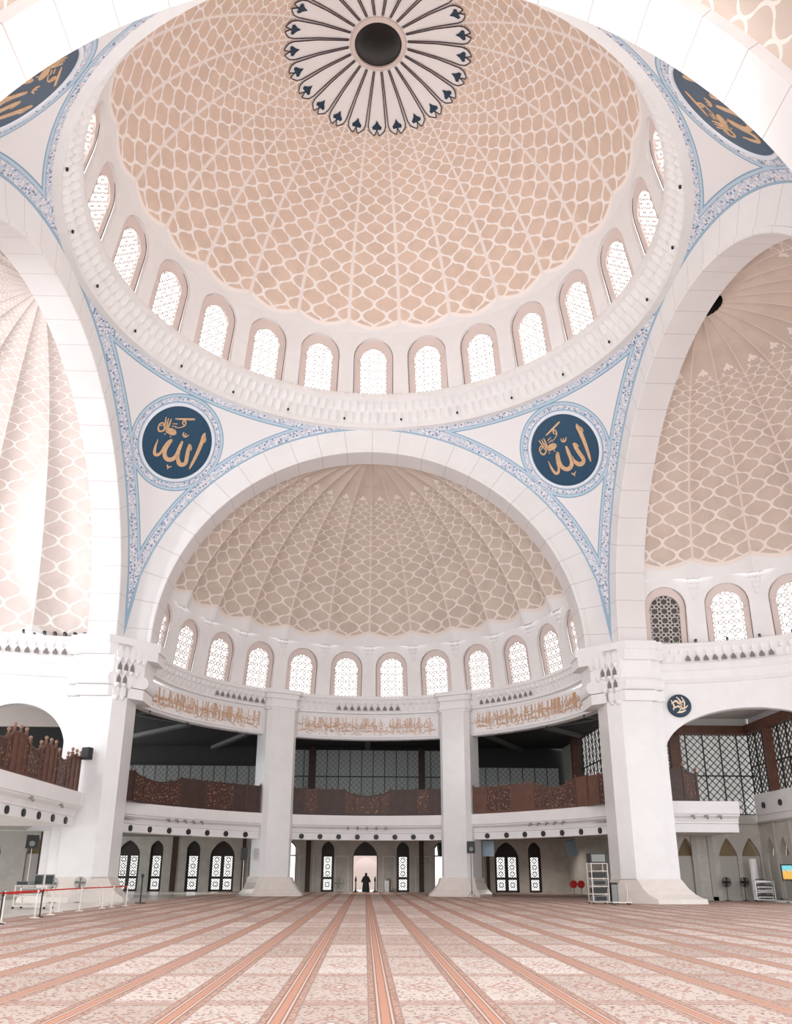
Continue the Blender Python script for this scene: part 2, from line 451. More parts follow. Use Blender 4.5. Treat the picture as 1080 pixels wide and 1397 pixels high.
# --- tracery window prototype (local: x along wall, y outward, z up) ---------
def inside(poly,x,y):
    c=False;n=len(poly)
    for i in range(n):
        x1,y1=poly[i];x2,y2=poly[(i+1)%n]
        if (y1>y)!=(y2>y) and x<(x2-x1)*(y-y1)/(y2-y1)+x1: c=not c
    return c
def clip_bars(poly,lines,step=.03):
    segs=[]
    for (x0,y0,x1,y1) in lines:
        L=math.hypot(x1-x0,y1-y0);n=max(2,int(L/step));run=None
        for k in range(n+1):
            x=x0+(x1-x0)*k/n;y=y0+(y1-y0)*k/n
            if inside(poly,x,y):
                if run is None: run=(x,y)
                last=(x,y)
            elif run is not None:
                segs.append(run+last);run=None
        if run is not None: segs.append(run+last)
    return [s for s in segs if math.hypot(s[2]-s[0],s[3]-s[1])>.05]
def star_lines(w,h,cell):
    L=[]
    nx=int(w/cell)+2; nz=int(h/cell)+2
    for i in range(-nx,nx+1):
        for j in range(-1,nz+1):
            cx,cz=i*cell,j*cell; r=cell*.5; q=cell*.2
            P=[]
            for k in range(16):
                a=2*pi*k/16+pi/16; rr=r if k%2==0 else r*.62
                P.append((cx+rr*cos(a-pi/16),cz+rr*sin(a-pi/16)))
            for k in range(16):
                L.append(P[k]+P[(k+1)%16])
            for sx,sz in ((1,1),(1,-1)):
                d=cell*.5; L.append((cx+sx*d*.7,cz+sz*d*.7,cx+sx*d,cz+sz*d)); L.append((cx-sx*d*.7,cz-sz*d*.7,cx-sx*d,cz-sz*d))
    return L
def window_meshes(ow,otop,gw,gtop,cell=.62,bar=.05):
    key=keyhole_pts(gw,gtop-gw/2-.26); outer=arch_pts(ow+.16,otop+.08-(ow+.16)/2,n=26)
    f=MB(); D=.22
    # flat ring between outer arch and keyhole (matched by parameter)
    def resample(P,n):
        d=[0]
        for a,b in zip(P,P[1:]): d.append(d[-1]+math.hypot(b[0]-a[0],b[1]-a[1]))
        out=[]
        for k in range(n+1):
            t=d[-1]*k/n; i=max(0,min(len(P)-2,next((q for q in range(len(d)-1) if d[q+1]>=t-1e-9),len(P)-2)))
            u=(t-d[i])/max(d[i+1]-d[i],1e-9); out.append((P[i][0]+(P[i+1][0]-P[i][0])*u,P[i][1]+(P[i+1][1]-P[i][1])*u))
        return out
    A=resample(outer,90);B=resample(key,90)
    f.grid(lambda i,j:((A[i] if j==0 else B[i])[0],D,(A[i] if j==0 else B[i])[1]) ,90,1)
    f.grid(lambda i,j:(B[i][0],D if j==0 else D+.2,B[i][1]),90,1)
    # raised bead round the tracery
    g=MB()
    for a,b in zip(B,B[1:]): g.bar((a[0],D-.01,a[1]),(b[0],D-.01,b[1]),.035,.05)
    for x0,y0,x1,y1 in clip_bars(key,star_lines(gw,gtop,cell)): g.bar((x0,D+.12,y0),(x1,D+.12,y1),bar,.06)
    p=MB(); p.plate(key,lambda u,v,d:(u,D+.2+d,v),0,.03)
    for a,b_ in zip(A,A[1:]): f.bar((a[0]*.935,D-.012,a[1]*(1-.02*(a[1]>1.5))),(b_[0]*.935,D-.012,b_[1]*(1-.02*(b_[1]>1.5))),.036,.03,m=1)  # dark strip paints the shadow under the outer arch reveal
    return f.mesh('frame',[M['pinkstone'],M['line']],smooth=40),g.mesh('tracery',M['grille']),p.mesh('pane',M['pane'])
WN=[0]
ORD=['first','second','third','fourth','fifth','sixth','seventh','eighth','ninth','tenth','eleventh','twelfth']
def place_window(meshes,loc,rz,tilt,label,pane=None):
    WN[0]+=1
    r=empty('window_%d'%WN[0],loc,label=label,kind='structure'); r.rotation_euler=(tilt,0,rz)
    f,g,p=meshes
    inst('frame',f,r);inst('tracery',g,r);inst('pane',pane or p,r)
    return r
# --- main drum
DRr=lambda z:15.27-(z-34.)*(.9/4.8)
def drum(nm,az_list,rfn,z0,z1,hole,xf=None):
    mb=MB(); tl=math.hypot(z1-z0,rfn(z0)-rfn(z1)); hw=rfn((z0+z1)/2)*rad(7.5)
    for az in az_list:
        def fn(s,t,d):
            z=z0+(z1-z0)*t/tl; r=rfn(z)+d; a=az-s/hw*rad(7.5)
            return (r*cos(a),r*sin(a),z)
        panel_with_hole(mb,hole,-hw,hw,0,tl,fn,reveal=.24)
    return mb.build(nm,M['white'],smooth=35,xf=xf)
main_hole=arch_pts(2.86,4.5-1.43,n=26)
structure(drum('wall_drum',[rad(90+15*k) for k in range(24)],DRr,34.0,38.9,main_hole),'white drum wall under the main dome')
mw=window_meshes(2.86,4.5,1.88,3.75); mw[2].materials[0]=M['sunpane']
tiltD=-math.atan(.9/4.8)
for k in range(24):
    a=rad(90+15*k)
    if -16.0<14.9*sin(a)<16 or True:
        dx=14.9*cos(a)
        place_window(mw,(15.27*cos(a),15.27*sin(a),34.0),a-pi/2,-tiltD,'arched tracery window of the main dome drum, '+('the one at the middle' if k==0 else 'the one behind the photographer' if k==12 else '%s to the %s of the middle one'%(ORD[(k if k<12 else 24-k)-1],'left' if k<12 else 'right')))
# --- rosette at the crown of the main dome
ros=empty('ceiling_rosette',(0,0,DZ+DR-.6),label='white petalled rosette with dark lens at the crown of the main dome',cat='ceiling rosette')
def on_dome(ang,rr,off):
    R=DR-off; return Vector((rr*cos(ang),rr*sin(ang),sqrt(max(R*R-rr*rr,0))+DZ-(DZ+DR-.6)))
def petal_outline(inset=0):
    a=rad(7.5)
    P=[(-.8,1.78),(-.86,3.6),(-.86,5.0),(-.74,5.28),(-.4,5.5),(-.2,5.56),(-.08,5.36),(0,5.25)]
    P=P+[(-x,r) for x,r in P[::-1][1:]]
    return [((x*a*(1-inset/max(r,.1)*6)),r-(inset if r>4 else -inset)) for x,r in P]
pt=MB();ol=MB();sp=MB()
PO=petal_outline(0)
n=len(PO)
# fan the petal as strips so it follows the dome
rows=[1.6,2.8,3.6,4.4,5.0,5.28]
for k in range(len(rows)-1):
    def fn(i,j,k=k):
        r=rows[k+j]; h=.86 if r<=5.0 else .74
        return on_dome((-h+2*h*i/6)*rad(7.5),r,.06)
    pt.grid(fn,6,1)
b=len(pt.v)
tip=[(-.74,5.28),(-.4,5.5),(-.2,5.56),(-.08,5.36),(0,5.25),(.08,5.36),(.2,5.56),(.4,5.5),(.74,5.28)]
base=[(x,5.28) for x,r in tip]; base[4]=(0,5.2); 
pt.grid(lambda i,j:on_dome((tip[i] if j else (tip[i][0],5.26))[0]*rad(7.5),(tip[i][1] if j else min(5.27,tip[i][1]-.02)),.06),8,1)
for (x0,r0),(x1,r1) in zip(PO,PO[1:]): ol.bar(on_dome(x0*1.0*rad(7.5) if 1 else 0,r0,.09),on_dome(x1*rad(7.5),r1,.09),.055,.03) if False else None
for (x0,r0),(x1,r1) in zip(PO,PO[1:]): ol.bar(on_dome(x0,r0,.09),on_dome(x1,r1,.09),.055,.03)
spade=[(0,-.42),(.07,-.3),(.25,-.32),(.3,-.18),(.12,0.0),(0,.22),(-.12,0.0),(-.3,-.18),(-.25,-.32),(-.07,-.3)]
sp.plate([(p[0],p[1]) for p in spade],lambda u,v,d:on_dome(u/4.9,4.95-v-.05,.08+d),0,.03)
ps=sp.mesh('spade',M['navyspade']);pm=pt.mesh('petal',plain('rosette_white',(.88,.84,.84,1),.6),smooth=60);po=ol.mesh('outline',M['line'])
for k in range(24):
    o=inst('petal',pm,ros,rot=(0,0,rad(90+15*k))); inst('outline',po,o,label='dark outline of the petal'); inst('spade',ps,o,label='navy spade shape at the petal tip')
MB().lathe([(1.72,.62),(1.68,.36),(1.6,.3),(1.42,.3),(1.4,.5)],48,cap=False).build('ring',M['pinkstone'],ros,smooth=40)
MB().lathe([(1.41,.42),(1.2,.36),(.8,.3),(.4,.27),(.0,.26)],40,cap=False).build('lens',M['oculus'],ros,smooth=60,label='dark round lens at the centre')
MB().grid(lambda i,j:on_dome(2*pi*i/96,1.6+3.5*j/8,.03),96,8).build('backing',plain('rosette_back',(.84,.78,.77,1),.7),ros,smooth=60)
# --- cornice with rows of small arches
def cornice(nm,prof,az0,az1,k,spu,xf=None,mat='white'):
    n=int(round((az1-az0)/(2*pi)*k*spu)); mb=MB()
    def fn(i,j):
        a=az0+(az1-az0)*i/n; r,z,amp,ph=prof[j]
        return ((r+amp*abs(cos(pi*(k*a/(2*pi)+ph)))**.6-amp)*cos(a),(r+amp*abs(cos(pi*(k*a/(2*pi)+ph)))**.6-amp)*sin(a),z)
    mb.grid(fn,n,len(prof)-1); return structure(mb.build(nm,M[mat],smooth=45,xf=xf))
pr=[(16.05,31.7,0,0),(15.62,31.7,0,0),(15.62,31.98,0,0),(15.78,32.02,0,0),(15.8,32.15,.05,0),(15.72,32.4,.26,0),(15.6,32.65,.32,0),(15.5,32.8,.14,0),(15.42,32.86,.0,0),(15.42,32.9,.02,.5),(15.38,33.05,.2,.5),(15.25,33.35,.28,.5),(15.12,33.48,.1,.5),(15.0,33.52,0,0),(14.9,33.6,0,0),(14.9,34.02,0,0),(14.95,34.07,0,0),(15.6,34.07,0,0)]
cornice('trim_1',pr,0,2*pi,168,8)['label']='white scalloped ring cornice below the dome windows'
sl=MB().lathe([(.0,-.06),(.07,-.05),(.07,.08),(.03,.1)],10).mesh('spot_lamp',M['black'],smooth=40)
for k in range(24):
    a=rad(82.5+15*k)
    if 15.3*sin(a)>-9: tag(inst('spot_lamp',sl,None,(15.47*cos(a),15.47*sin(a),32.25)),'tiny black spot lamp set into the ring cornice under the dome','lamp','spot lamps along the dome cornice')
# --- pendentives
def pend(sx,sy,label):
    mb=MB();R2=22.63**2
    def fn(i,j):
        a=pi/2*i/72; r0=15.86; r1=16/max(cos(a),sin(a)); f=(j/40)
        # denser rows near the ring
        r=r0+(r1-r0)*f
        return (sx*r*cos(a),sy*r*sin(a),HS+sqrt(max(R2-r*r,0)))
    mb.grid(fn,72,40); return structure(mb.build('pendentive',M['pend'],smooth=60),label)
pend(1,1,'far right pendentive with blue arabesque bands');pend(-1,1,'far left pendentive with blue arabesque bands')
pend(1,-1,'near right pendentive with blue arabesque bands');pend(-1,-1,'near left pendentive with blue arabesque bands')
# --- great arches (local: plane y=16, facing the crossing)
VA=rad(7.2)
def great_arch(rz,yf,label,ys=None,zlow=15.6):
    ys=ys or yf+1.75; mb=MB(); n=100; lo=HS-zlow
    def ang(i):
        # i runs from right foot over crown to left foot
        if i==0: return 0,-lo
        if i==n+2: return pi,-lo
        return pi*(i-1)/n,0
    def P(i,r,y):
        a,dz=ang(i); return ((r*cos(a),y,HS+r*sin(a)+dz),)
    def uv(i): 
        a,dz=ang(i); return (a/VA-.5 if dz==0 else (a/VA-.5+(dz/ (RI*VA) if a==0 else -dz/(RI*VA))))
    def strip(r0,y0,r1,y1,m):
        mb.grid(lambda i,j:((P(i,r1 if j else r0,y1 if j else y0)[0]),(uv(i),j)),n+2,1,m=m)
    strip(16.03,yf,14.5,yf,0)
    strip(14.5,yf,14.48,yf-.07,0); strip(14.48,yf-.07,14.25,yf-.09,0); strip(14.25,yf-.09,RI,yf-.04,0)
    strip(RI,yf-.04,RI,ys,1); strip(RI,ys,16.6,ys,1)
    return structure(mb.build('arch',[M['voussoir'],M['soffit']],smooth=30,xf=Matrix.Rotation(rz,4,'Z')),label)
great_arch(0,16,'far great arch framing the central half dome');great_arch(-pi/2,16,'right great arch');great_arch(pi/2,16,'left great arch')
great_arch(pi,16.55,'near great arch overhead')
MB().grid(lambda i,j:(16.0*cos(pi*i/80),-15.95-.65*j,HS+16.0*sin(pi*i/80)),80,1).build('trim_2',M['white'],smooth=40).__setitem__('kind','structure')
# --- apses
def rotm(rz): return Matrix.Rotation(rz,4,'Z')
def apse_xf(rz): return rotm(rz)@Matrix.Translation((0,AC,0))
ARr=lambda z:AR-(z-15.4)*(.67/4.6)
ap_hole=arch_pts(2.66,4.05-1.33,n=26)
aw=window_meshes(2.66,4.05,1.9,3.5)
apr=[(15.3,15.62,0,0),(14.36,15.62,0,0),(14.3,15.58,0,0),(14.3,15.36,0,0),(14.38,15.3,0,0),(14.4,15.26,.02,0),(14.44,15.1,.12,0),(14.5,14.95,.14,0),(14.52,14.9,0,0),(14.54,14.86,.02,0),(14.6,14.7,.1,.5),(14.66,14.5,.1,.5),(14.68,14.42,.0,0),(14.56,14.36,0,0),(14.56,14.2,0,0),(14.7,14.14,0,0),(14.74,14.0,0,0)]
niche=MB(); niche.plate([(-.15,0),(.15,0),(.15,.16),(.0,.4),(-.15,.16)],lambda u,v,d:(u,d,v),0,.03)
nm_=niche.mesh('vent_niche',plain('shaded_vent_niche',(.23,.2,.19,1),.8))
def vents(par,azc,n,r,z,xf,step=rad(360/168)):
    for k in range(n):
        a=azc+(k-(n-1)/2)*step
        o=inst('vent_niche',nm_,par); o.matrix_local=xf@Matrix.Translation((r*cos(a),r*sin(a),z))@Matrix.Rotation(a-pi/2,4,'Z')
corb=MB()
# muqarnas corbel: stepped half cups hanging between two windows
for q,(z,r) in enumerate(((0,.78),(-.32,.62),(-.64,.46),(-.96,.3),(-1.28,.16))):
    npt=9
    def fn(i,j,z=z,r=r):
        a=pi+pi*i/(npt*4); rr=(r*(1-.12*abs(sin(npt*a/1.0)))) if j<2 else r*.55
        zz=(z,z-.16,z-.32)[j] 
        return (rr*cos(a)*1.15,rr*sin(a)*.5,zz)
    corb.grid(fn,npt*4,2)
corbm=corb.mesh('muqarnas_corbel',M['white'],smooth=35)
def corbels(azs,xf,where):
    for a in azs:
        o=inst('muqarnas_corbel',corbm); r=ARr(19.6)+.15
        o.matrix_world=xf@Matrix.Translation((r*cos(a),r*sin(a),20.1))@Matrix.Rotation(a-pi/2,4,'Z'); structure(o,'stepped stalactite corbel between windows of the '+where)
def apse(rz,where,mat,windows=True,wins=None,blind=None,flute=.3,az=(0,pi),corb=None):
    xf=apse_xf(rz); e0=math.asin((19.9-AZ)/AR) if windows else rad(.2)
    p0=.352 if windows else .01
    n=int(round((az[1]-az[0])/rad(15)*14))
    d=structure(sph_dome('semi_dome',M[mat],AR,AZ,e0,rad(85.5 if windows else 89.9),az[0],az[1],n,44,flute=flute,psi0=p0,xf=xf,az_off=rad(0)),'ribbed half dome of the '+where)
    o=None if not windows else MB().lathe([(1.2,0),(1.16,.2),(1.16,.9),(0,.9)],32,c=(0,0,AZ+AR-.06),a0=0,a1=2*pi,cap=False).build('oculus',M['oculus'],smooth=40,xf=xf); (structure(o,'dark round opening at the crown of the '+where) if o else None)
    if windows:
        structure(drum('wall_drum',wins,ARr,15.4,20.0,ap_hole,xf=xf),'white window wall of the '+where)
        tl=math.atan(.67/4.6)
        for k,a in enumerate(wins):
            deg=round(math.degrees(a))
            v=xf@Vector((AR*cos(a),AR*sin(a),15.4)); bl=blind is not None and abs(a-blind)<.01
            place_window(aw,v,a-pi/2+rz,tl,('blind dark window' if bl else 'bright tracery window')+' of the '+where+', %s from its right end'%ORD[min(k,11)],pane=(blindp if bl else None))
        corbels(corb if corb is not None else [w+rad(7.5) for w in wins],xf,where)
    return xf
bp=MB(); bp.plate(keyhole_pts(1.9,3.5-.95-.26),lambda u,v,d:(u,.42+d,v),0,.03); blindp=bp.mesh('pane',M['blindpane'])
W12=[rad(7.5+15*k) for k in range(12)]
xfF=apse(0,'central apse','semidome',wins=W12,flute=.45,corb=[rad(15*k) for k in range(1,12)])
xfR=apse(-pi/2,'right apse','semidome',wins=W12,blind=rad(172.5),flute=.62,corb=[rad(15*k) for k in range(1,12)])
xfL=apse(pi/2,'left apse','semidome_plain',windows=False,flute=.9)
xfN=rotm(pi)@Matrix.Translation((0,AC+.6,0))
# near half dome: only the rim above the photographer is built
for a0,a1 in ((0,rad(38)),(rad(142),pi)):
    structure(sph_dome('semi_dome',M['semidome'],AR,AZ,rad(2),rad(85),a0,a1,36,40,flute=.3,psi0=.05,xf=xfN),'rim of the near half dome overhead, '+('left' if a0==0 else 'right')+' side')
cF=cornice('trim_3',apr,0,pi,168,8,xf=xfF);cF['label']='scalloped cornice round the central apse'
for azc,nn in ((rad(90),10),(rad(133),10),(rad(42),10)): vents(cF,azc,nn,14.5,14.46,xfF)
cR=cornice('trim_4',apr,0,pi,168,8,xf=xfR);cR['label']='scalloped cornice round the right apse'
vents(cR,rad(158.6),10,14.5,14.46,xfR)
cL=cornice('trim_5',apr,0,pi,168,8,xf=xfL);cL['label']='scalloped cornice round the left apse'
vents(cL,rad(14.5),12,14.5,14.46,xfL)
# --- crossing piers
def pier(s,label):
    r=empty('pier',(s*16.5,16,0),label=label,kind='structure')
    def poly(f,j,x1=17.7,x2=18.4,back=17.0):
        K=29.9; yf=14.2-f; xj=15-j
        P=[(xj,back),(xj,K-xj),(K-yf,yf),(x1+f,yf),(x1+f,yf+.3),(x2+f*.5,yf+.3),(x2+f*.5,back)]
        return [(s*(x-16.5),y-16) for x,y in P]
    MB().prism(poly(0,0),1.3,15.2).build('shaft',M['marble'],r)
    b=MB(); Z=[(1.35,0),(1.2,.1),(1.15,.12),(.8,.3),(.5,.55),(.3,.85),(.28,.95),(0,1.0)]
    for (za,fa),(zb,fb) in zip(Z[1:],Z): b.prism(poly(fa*.9,fa*.8,x2=18.4+fa*.7),zb if False else min(za,zb),max(za,zb),poly2=poly(fb*.9,fb*.8,x2=18.4+fb*.7))
    b.build('base',M['base_marble'],r)
    c=MB()
    for z0,z1,f,j in ((15.12,15.66,.45,1.4),(14.45,15.12,.38,1.3),(13.35,14.45,.12,.7),(12.55,13.35,.28,.95),(11.85,12.5,.24,.75)):
        if z0==12.55:
            for k in range(6):
                a0=-pi/2+pi*k/6;a1=-pi/2+pi*(k+1)/6
                c.prism(poly(.12+.2*cos(a0),.7+.25*cos(a0),back=17.9),12.95+.4*sin(a0),12.95+.4*sin(a1),poly2=poly(.12+.2*cos(a1),.7+.25*cos(a1),back=17.9))
        else: c.prism(poly(f,j,back=17.9),z0,z1)
    c.build('capital',M['white'],r)
    # muqarnas cells on the diagonal face
    dg=Vector((-s,1,0)).normalized(); nn=Vector((-s,-1,0)).normalized()
    rows=[(14.35,5,.0),(13.55,4,.2),(12.75,3,.1),(11.95,2,.3)]
    mq=MB()
    org=Vector((s*(15.75-16.5),14.15-16,0))
    for z,nc,sh in rows:
        for k in range(nc):
            p=org+dg*(.25+k*.42); 
            w=.2
            # pointed hood
            mq.plate([(-w,-.05),(w,-.05),(w,.4),(0,.72),(-w,.4)],lambda u,v,d,p=p,z=z:p+dg*u+Vector((0,0,z+v))+nn*d,-.05,.06)
            mq.lathe([(.2,-.05),(.16,-.22),(.06,-.34)],8,c=p+Vector((0,0,z)),cap=False)
    mq.build('muqarnas',M['white'],r)
    for z,kk in ((13.5,(0,1,2)),(12.7,(0,1))):
        for k in kk:
            p=org+dg*(.3+k*.42); nb=MB()
            nb.plate([(-.13,.0),(.13,.0),(.13,.28),(0,.56),(-.13,.28)],lambda u,v,d:p+dg*u+Vector((0,0,z+v))+nn*(.07+d),0,.02)
            nb.build('vent_niche',nm_.materials[0],r,label='small dark pointed niche')
pier(1,'white marble crossing pier at the right of the central apse');pier(-1,'white marble crossing pier at the left of the central apse')
# --- central apse: columns, inscription wall, galleries
CA=[rad(61.),rad(119.)]
def column(az,label):
    r=empty('column',tuple(xfF@Vector((14.9*cos(az),14.9*sin(az),0))),rz=az+pi/2,label=label,kind='structure')
    # local +y points to the middle of the crossing? -> local y- outward ; front face at y=+1.0
    pl=lambda w,d,ch:[(-w,-1.2),(-w,d-ch),(-w+ch,d),(w-ch,d),(w,d-ch),(w,-1.2)]
    MB().prism(pl(1.28,.95,.34),1.3,14.3).build('shaft',M['marble'],r)
    b=MB()
    for z0,z1,a,c in ((0,.18,.8,.8),(.18,.5,.8,.5),(.5,.95,.5,.26),(.95,1.25,.26,.2),(1.25,1.35,.2,.12)):
        b.prism(pl(1.28+a,.95+a,.34),z0,z1,poly2=pl(1.28+c,.95+c,.34))
    b.build('base',M['base_marble'],r)
    cp=MB()
    for z0,z1,a in ((14.0,14.2,.12),(14.2,14.36,.2),(14.36,14.9,.1),(14.9,15.3,.22),(15.3,15.63,.36)): cp.prism(pl(1.28+a,.85+a,.3),z0,z1)
    cp.build('capital',M['white'],r)
column(CA[0],'right marble column between the gallery bays of the central apse');column(CA[1],'left marble column between the gallery bays of the central apse')
BAYS=[(rad(1),rad(56.3),'right'),(rad(65.7),rad(114.3),'middle'),(rad(123.7),rad(179),'left')]
def flare(a,k):
    f=max(0,(abs(math.degrees(a)-90)-52)/38); return k*f**1.6
for a0,a1,w in BAYS:
    n=30; mb=MB(); prof=[(14.74,14.1),(14.74,12.12),(14.8,12.05),(15.4,12.05),(15.4,14.1)]
    mb.grid(lambda i,j:((lambda a:((prof[j][0]+flare(a,.55))*cos(a),(prof[j][0]+flare(a,.55))*sin(a),prof[j][1]))(a0+(a1-a0)*i/n),),n,4)
    structure(mb.build('wall_lintel',M['white'],smooth=30,xf=xfF),'curved white lintel over the %s gallery bay'%w)
def slab(nm,a0,a1,xf,label,n=40,r0=14.35):
    prof=[(r0+1.2,5.98),(r0,5.98),(r0,5.22),(r0+.08,5.18),(r0+.1,5.1),(r0+.3,4.95),(r0+.38,4.75),(r0+.38,4.66),(r0+.45,4.62),(r0+.45,4.12),(r0+1.6,4.12)]
    mb=MB(); mb.grid(lambda i,j:((lambda a:((prof[j][0]+flare(a,1.9))*cos(a),(prof[j][0]+flare(a,1.9))*sin(a),prof[j][1]))(a0+(a1-a0)*i/n),),n,len(prof)-1)
    o=structure(mb.build(nm,M['white'],smooth=30,xf=xf),label); return o
dl=MB().lathe([(.0,.02),(.15,.02),(.2,-.04),(.2,.06)],14).mesh('downlight',M['black'],smooth=40,xf=Matrix.Rotation(pi/2,4,'X'))
br=MB(); br.box((0,-.12,0),(.16,.3,.1)); br.tube([(0,-.2,-.03),(0,-.32,-.16)],.07,8); brm=br.mesh('bracket_lamp',M['bracket'])
for a0,a1,w in BAYS:
    slab('gallery_slab',a0-rad(1),a1+rad(1),xfF,'curved white gallery edge of the %s bay'%w)
    nd=8 if w=='middle' else 7
    for k in range(nd):
        b0,b1=max(a0,rad(7)),min(a1,rad(173)); a=b0+(b1-b0)*(k+.7)/(nd+.4); q=14.79+flare(a,1.9); p=xfF@Vector((q*cos(a),q*sin(a),4.37))
        tag(inst('downlight',dl,None,p,(0,0,a-pi/2)),'round black spotlight sunk in the %s gallery fascia of the central apse'%w,'light','spotlights in the %s gallery fascia'%w)
    for k in range(5):
        a=(a0+a1)/2+(k-2)*rad(3.0); q=14.55+flare(a,1.9); p=xfF@Vector((q*cos(a),q*sin(a),5.08))
        tag(inst('bracket_lamp',brm,None,p,(0,0,a-pi/2)),'small grey bracket lamp under the lip of the %s gallery'%w,'lamp','bracket lamps under the %s gallery lip'%w)
# ------------------------------------------------------------------ galleries behind the central apse
def rout(a):
    c,s=cos(a),sin(a); k=1e9
    if s>1e-6: k=min(k,(46.4-AC)/s)
    if c>1e-6: k=min(k,19.6/c)
    if c<-1e-6: k=min(k,27.5/-c)
    return k
def gplane(nm,z,mat,r0,label,a0=rad(2),a1=rad(178)):
    n=72; mb=MB(); mb.grid(lambda i,j:((lambda a:((r0+(rout(a)-r0)*j/6)*cos(a),(r0+(rout(a)-r0)*j/6)*sin(a),z))(a0+(a1-a0)*i/n),),n,6)
    return structure(mb.build(nm,M[mat],xf=xfF),label)
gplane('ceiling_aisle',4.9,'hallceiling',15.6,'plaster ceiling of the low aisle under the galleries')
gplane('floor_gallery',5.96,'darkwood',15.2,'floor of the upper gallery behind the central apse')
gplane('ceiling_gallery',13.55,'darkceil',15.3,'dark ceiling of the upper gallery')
bm=MB()
for a in (30,46,62,90,118,134,150):
    bm.bar(xfF@Vector((15.6*cos(rad(a)),15.6*sin(rad(a)),13.35)),xfF@Vector(((rout(rad(a))-.5)*cos(rad(a)),(rout(rad(a))-.5)*sin(rad(a)),13.35)),.5,.3)
for rr in (21.,):
    for k in range(24):
        a0,a1=rad(8+k*164/24),rad(8+(k+1)*164/24)
        bm.bar(xfF@Vector((rr*cos(a0),rr*sin(a0),13.35)),xfF@Vector((rr*cos(a1),rr*sin(a1),13.35)),.5,.3)
structure(bm.build('ceiling_beams',plain('gallery_beam',(.17,.165,.16,1),.7)),'dim beams under the upper gallery ceiling')
# back wall of the aisle with doors
DOORS=[(-22.4,2.1,'double'),(-19.8,1.2,'single'),(-16.35,1.25,'single'),(-13.6,2.3,'double'),(-7.2,1.05,'clear'),(-3.65,1.2,'single'),(-.1,2.4,'portal'),(3.5,1.2,'single'),(7.05,1.1,'clear'),(13.4,2.3,'double'),(16.1,1.2,'single')]
bw=MB(); xs=[-27.5]+[(a[0]+b[0])/2 for a,b in zip(DOORS,DOORS[1:])]+[19.7]
YB=46.
for (cx,w,kind),x0,x1 in zip(DOORS,xs,xs[1:]):
    h=arch_pts(w,4.55-w/2*1.28,n=16,pointed=.28)
    panel_with_hole(bw,h,x0-cx,x1-cx,0,4.95,lambda s,t,d,cx=cx:(cx+s,YB+d,t),reveal=.4,levels=2)
structure(bw.build('wall_back',M['greywall'],smooth=30),'beige stone back wall of the aisle with arched doors')
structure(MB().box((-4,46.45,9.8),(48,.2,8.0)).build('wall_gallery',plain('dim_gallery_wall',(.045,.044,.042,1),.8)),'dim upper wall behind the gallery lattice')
ps_=MB()
for x,w in ((-5.5,.45),(5.25,.45),(-18.1,.5),(-11.6,.3),(9.2,.3),(11.6,.3)):
    ps_.box((x,YB-.06,2.45),(w,.14,4.9))
structure(ps_.build('trim_6',M['darkwood']),'dark timber strips on the back wall')
pt_=MB()
for x0,x1 in ((-6.3,-5.0),(4.7,6.1),(-2.9,-1.7),(1.6,2.7),(-11.2,-9.0),(9.6,11.2)):
    for xx in (x0,x1): pt_.box((xx,YB-.03,1.6),(.07,.07,3.2))
    pt_.box(((x0+x1)/2,YB-.03,3.2),(x1-x0,.07,.07))
structure(pt_.build('trim_7',M['base_marble']),'raised panel mouldings on the back wall')
DN=[0]
def lattice2d(mb,x0,x1,z0,z1,sp,w,fn,curl=False,dense=False):
    W=x1-x0;H=z1-z0;ln=[]
    k=-H
    while k<W:
        a=max(0,k);b=min(W,k+H)
        if b-a>.03: ln.append((x0+a,z0+a-k,x0+b,z0+b-k)); ln.append((x1-a,z0+a-k,x1-b,z0+b-k))
        k+=sp
    for l in ln: mb.bar(fn(l[0],l[1]),fn(l[2],l[3]),w,w*.7)
def leaf(r,x0,x1,lat=True):
    f=MB(); w=x1-x0; y=.22
    P=[(.18,1.12),(1.35,3.15)]; st=.17
    f.box(((x0+st/2+x0)/2+0,y,1.65),(st/1,.08,3.3)) if False else None
    f.box((x0+st/2,y,1.65),(st,.08,3.3)); f.box((x1-st/2,y,1.65),(st,.08,3.3))
    for za,zb in ((0,.18),(1.12,1.35),(3.15,3.3)): f.box(((x0+x1)/2,y,(za+zb)/2),(w-2*st,.08,zb-za))
    o=f.build('leaf',M['door'],r)
    for za,zb in P:
        MB().box(((x0+x1)/2,y+.03,(za+zb)/2),(w-2*st,.02,zb-za)).build('pane',M['doorpane'],o)
        t=MB(); lattice2d(t,x0+st,x1-st,za,zb,.24,.05,lambda a,b:(a,y-.005,b))
        n=max(1,int((zb-za)/.55))
        for k in range(n):
            cz=za+(k+.5)*(zb-za)/n
            pts=[((x0+x1)/2+.2*cos(2*pi*q/10),y-.01,cz+.2*sin(2*pi*q/10)) for q in range(11)]
            t.tube(pts,.035,4)
        t.build('tracery',M['door'],o)
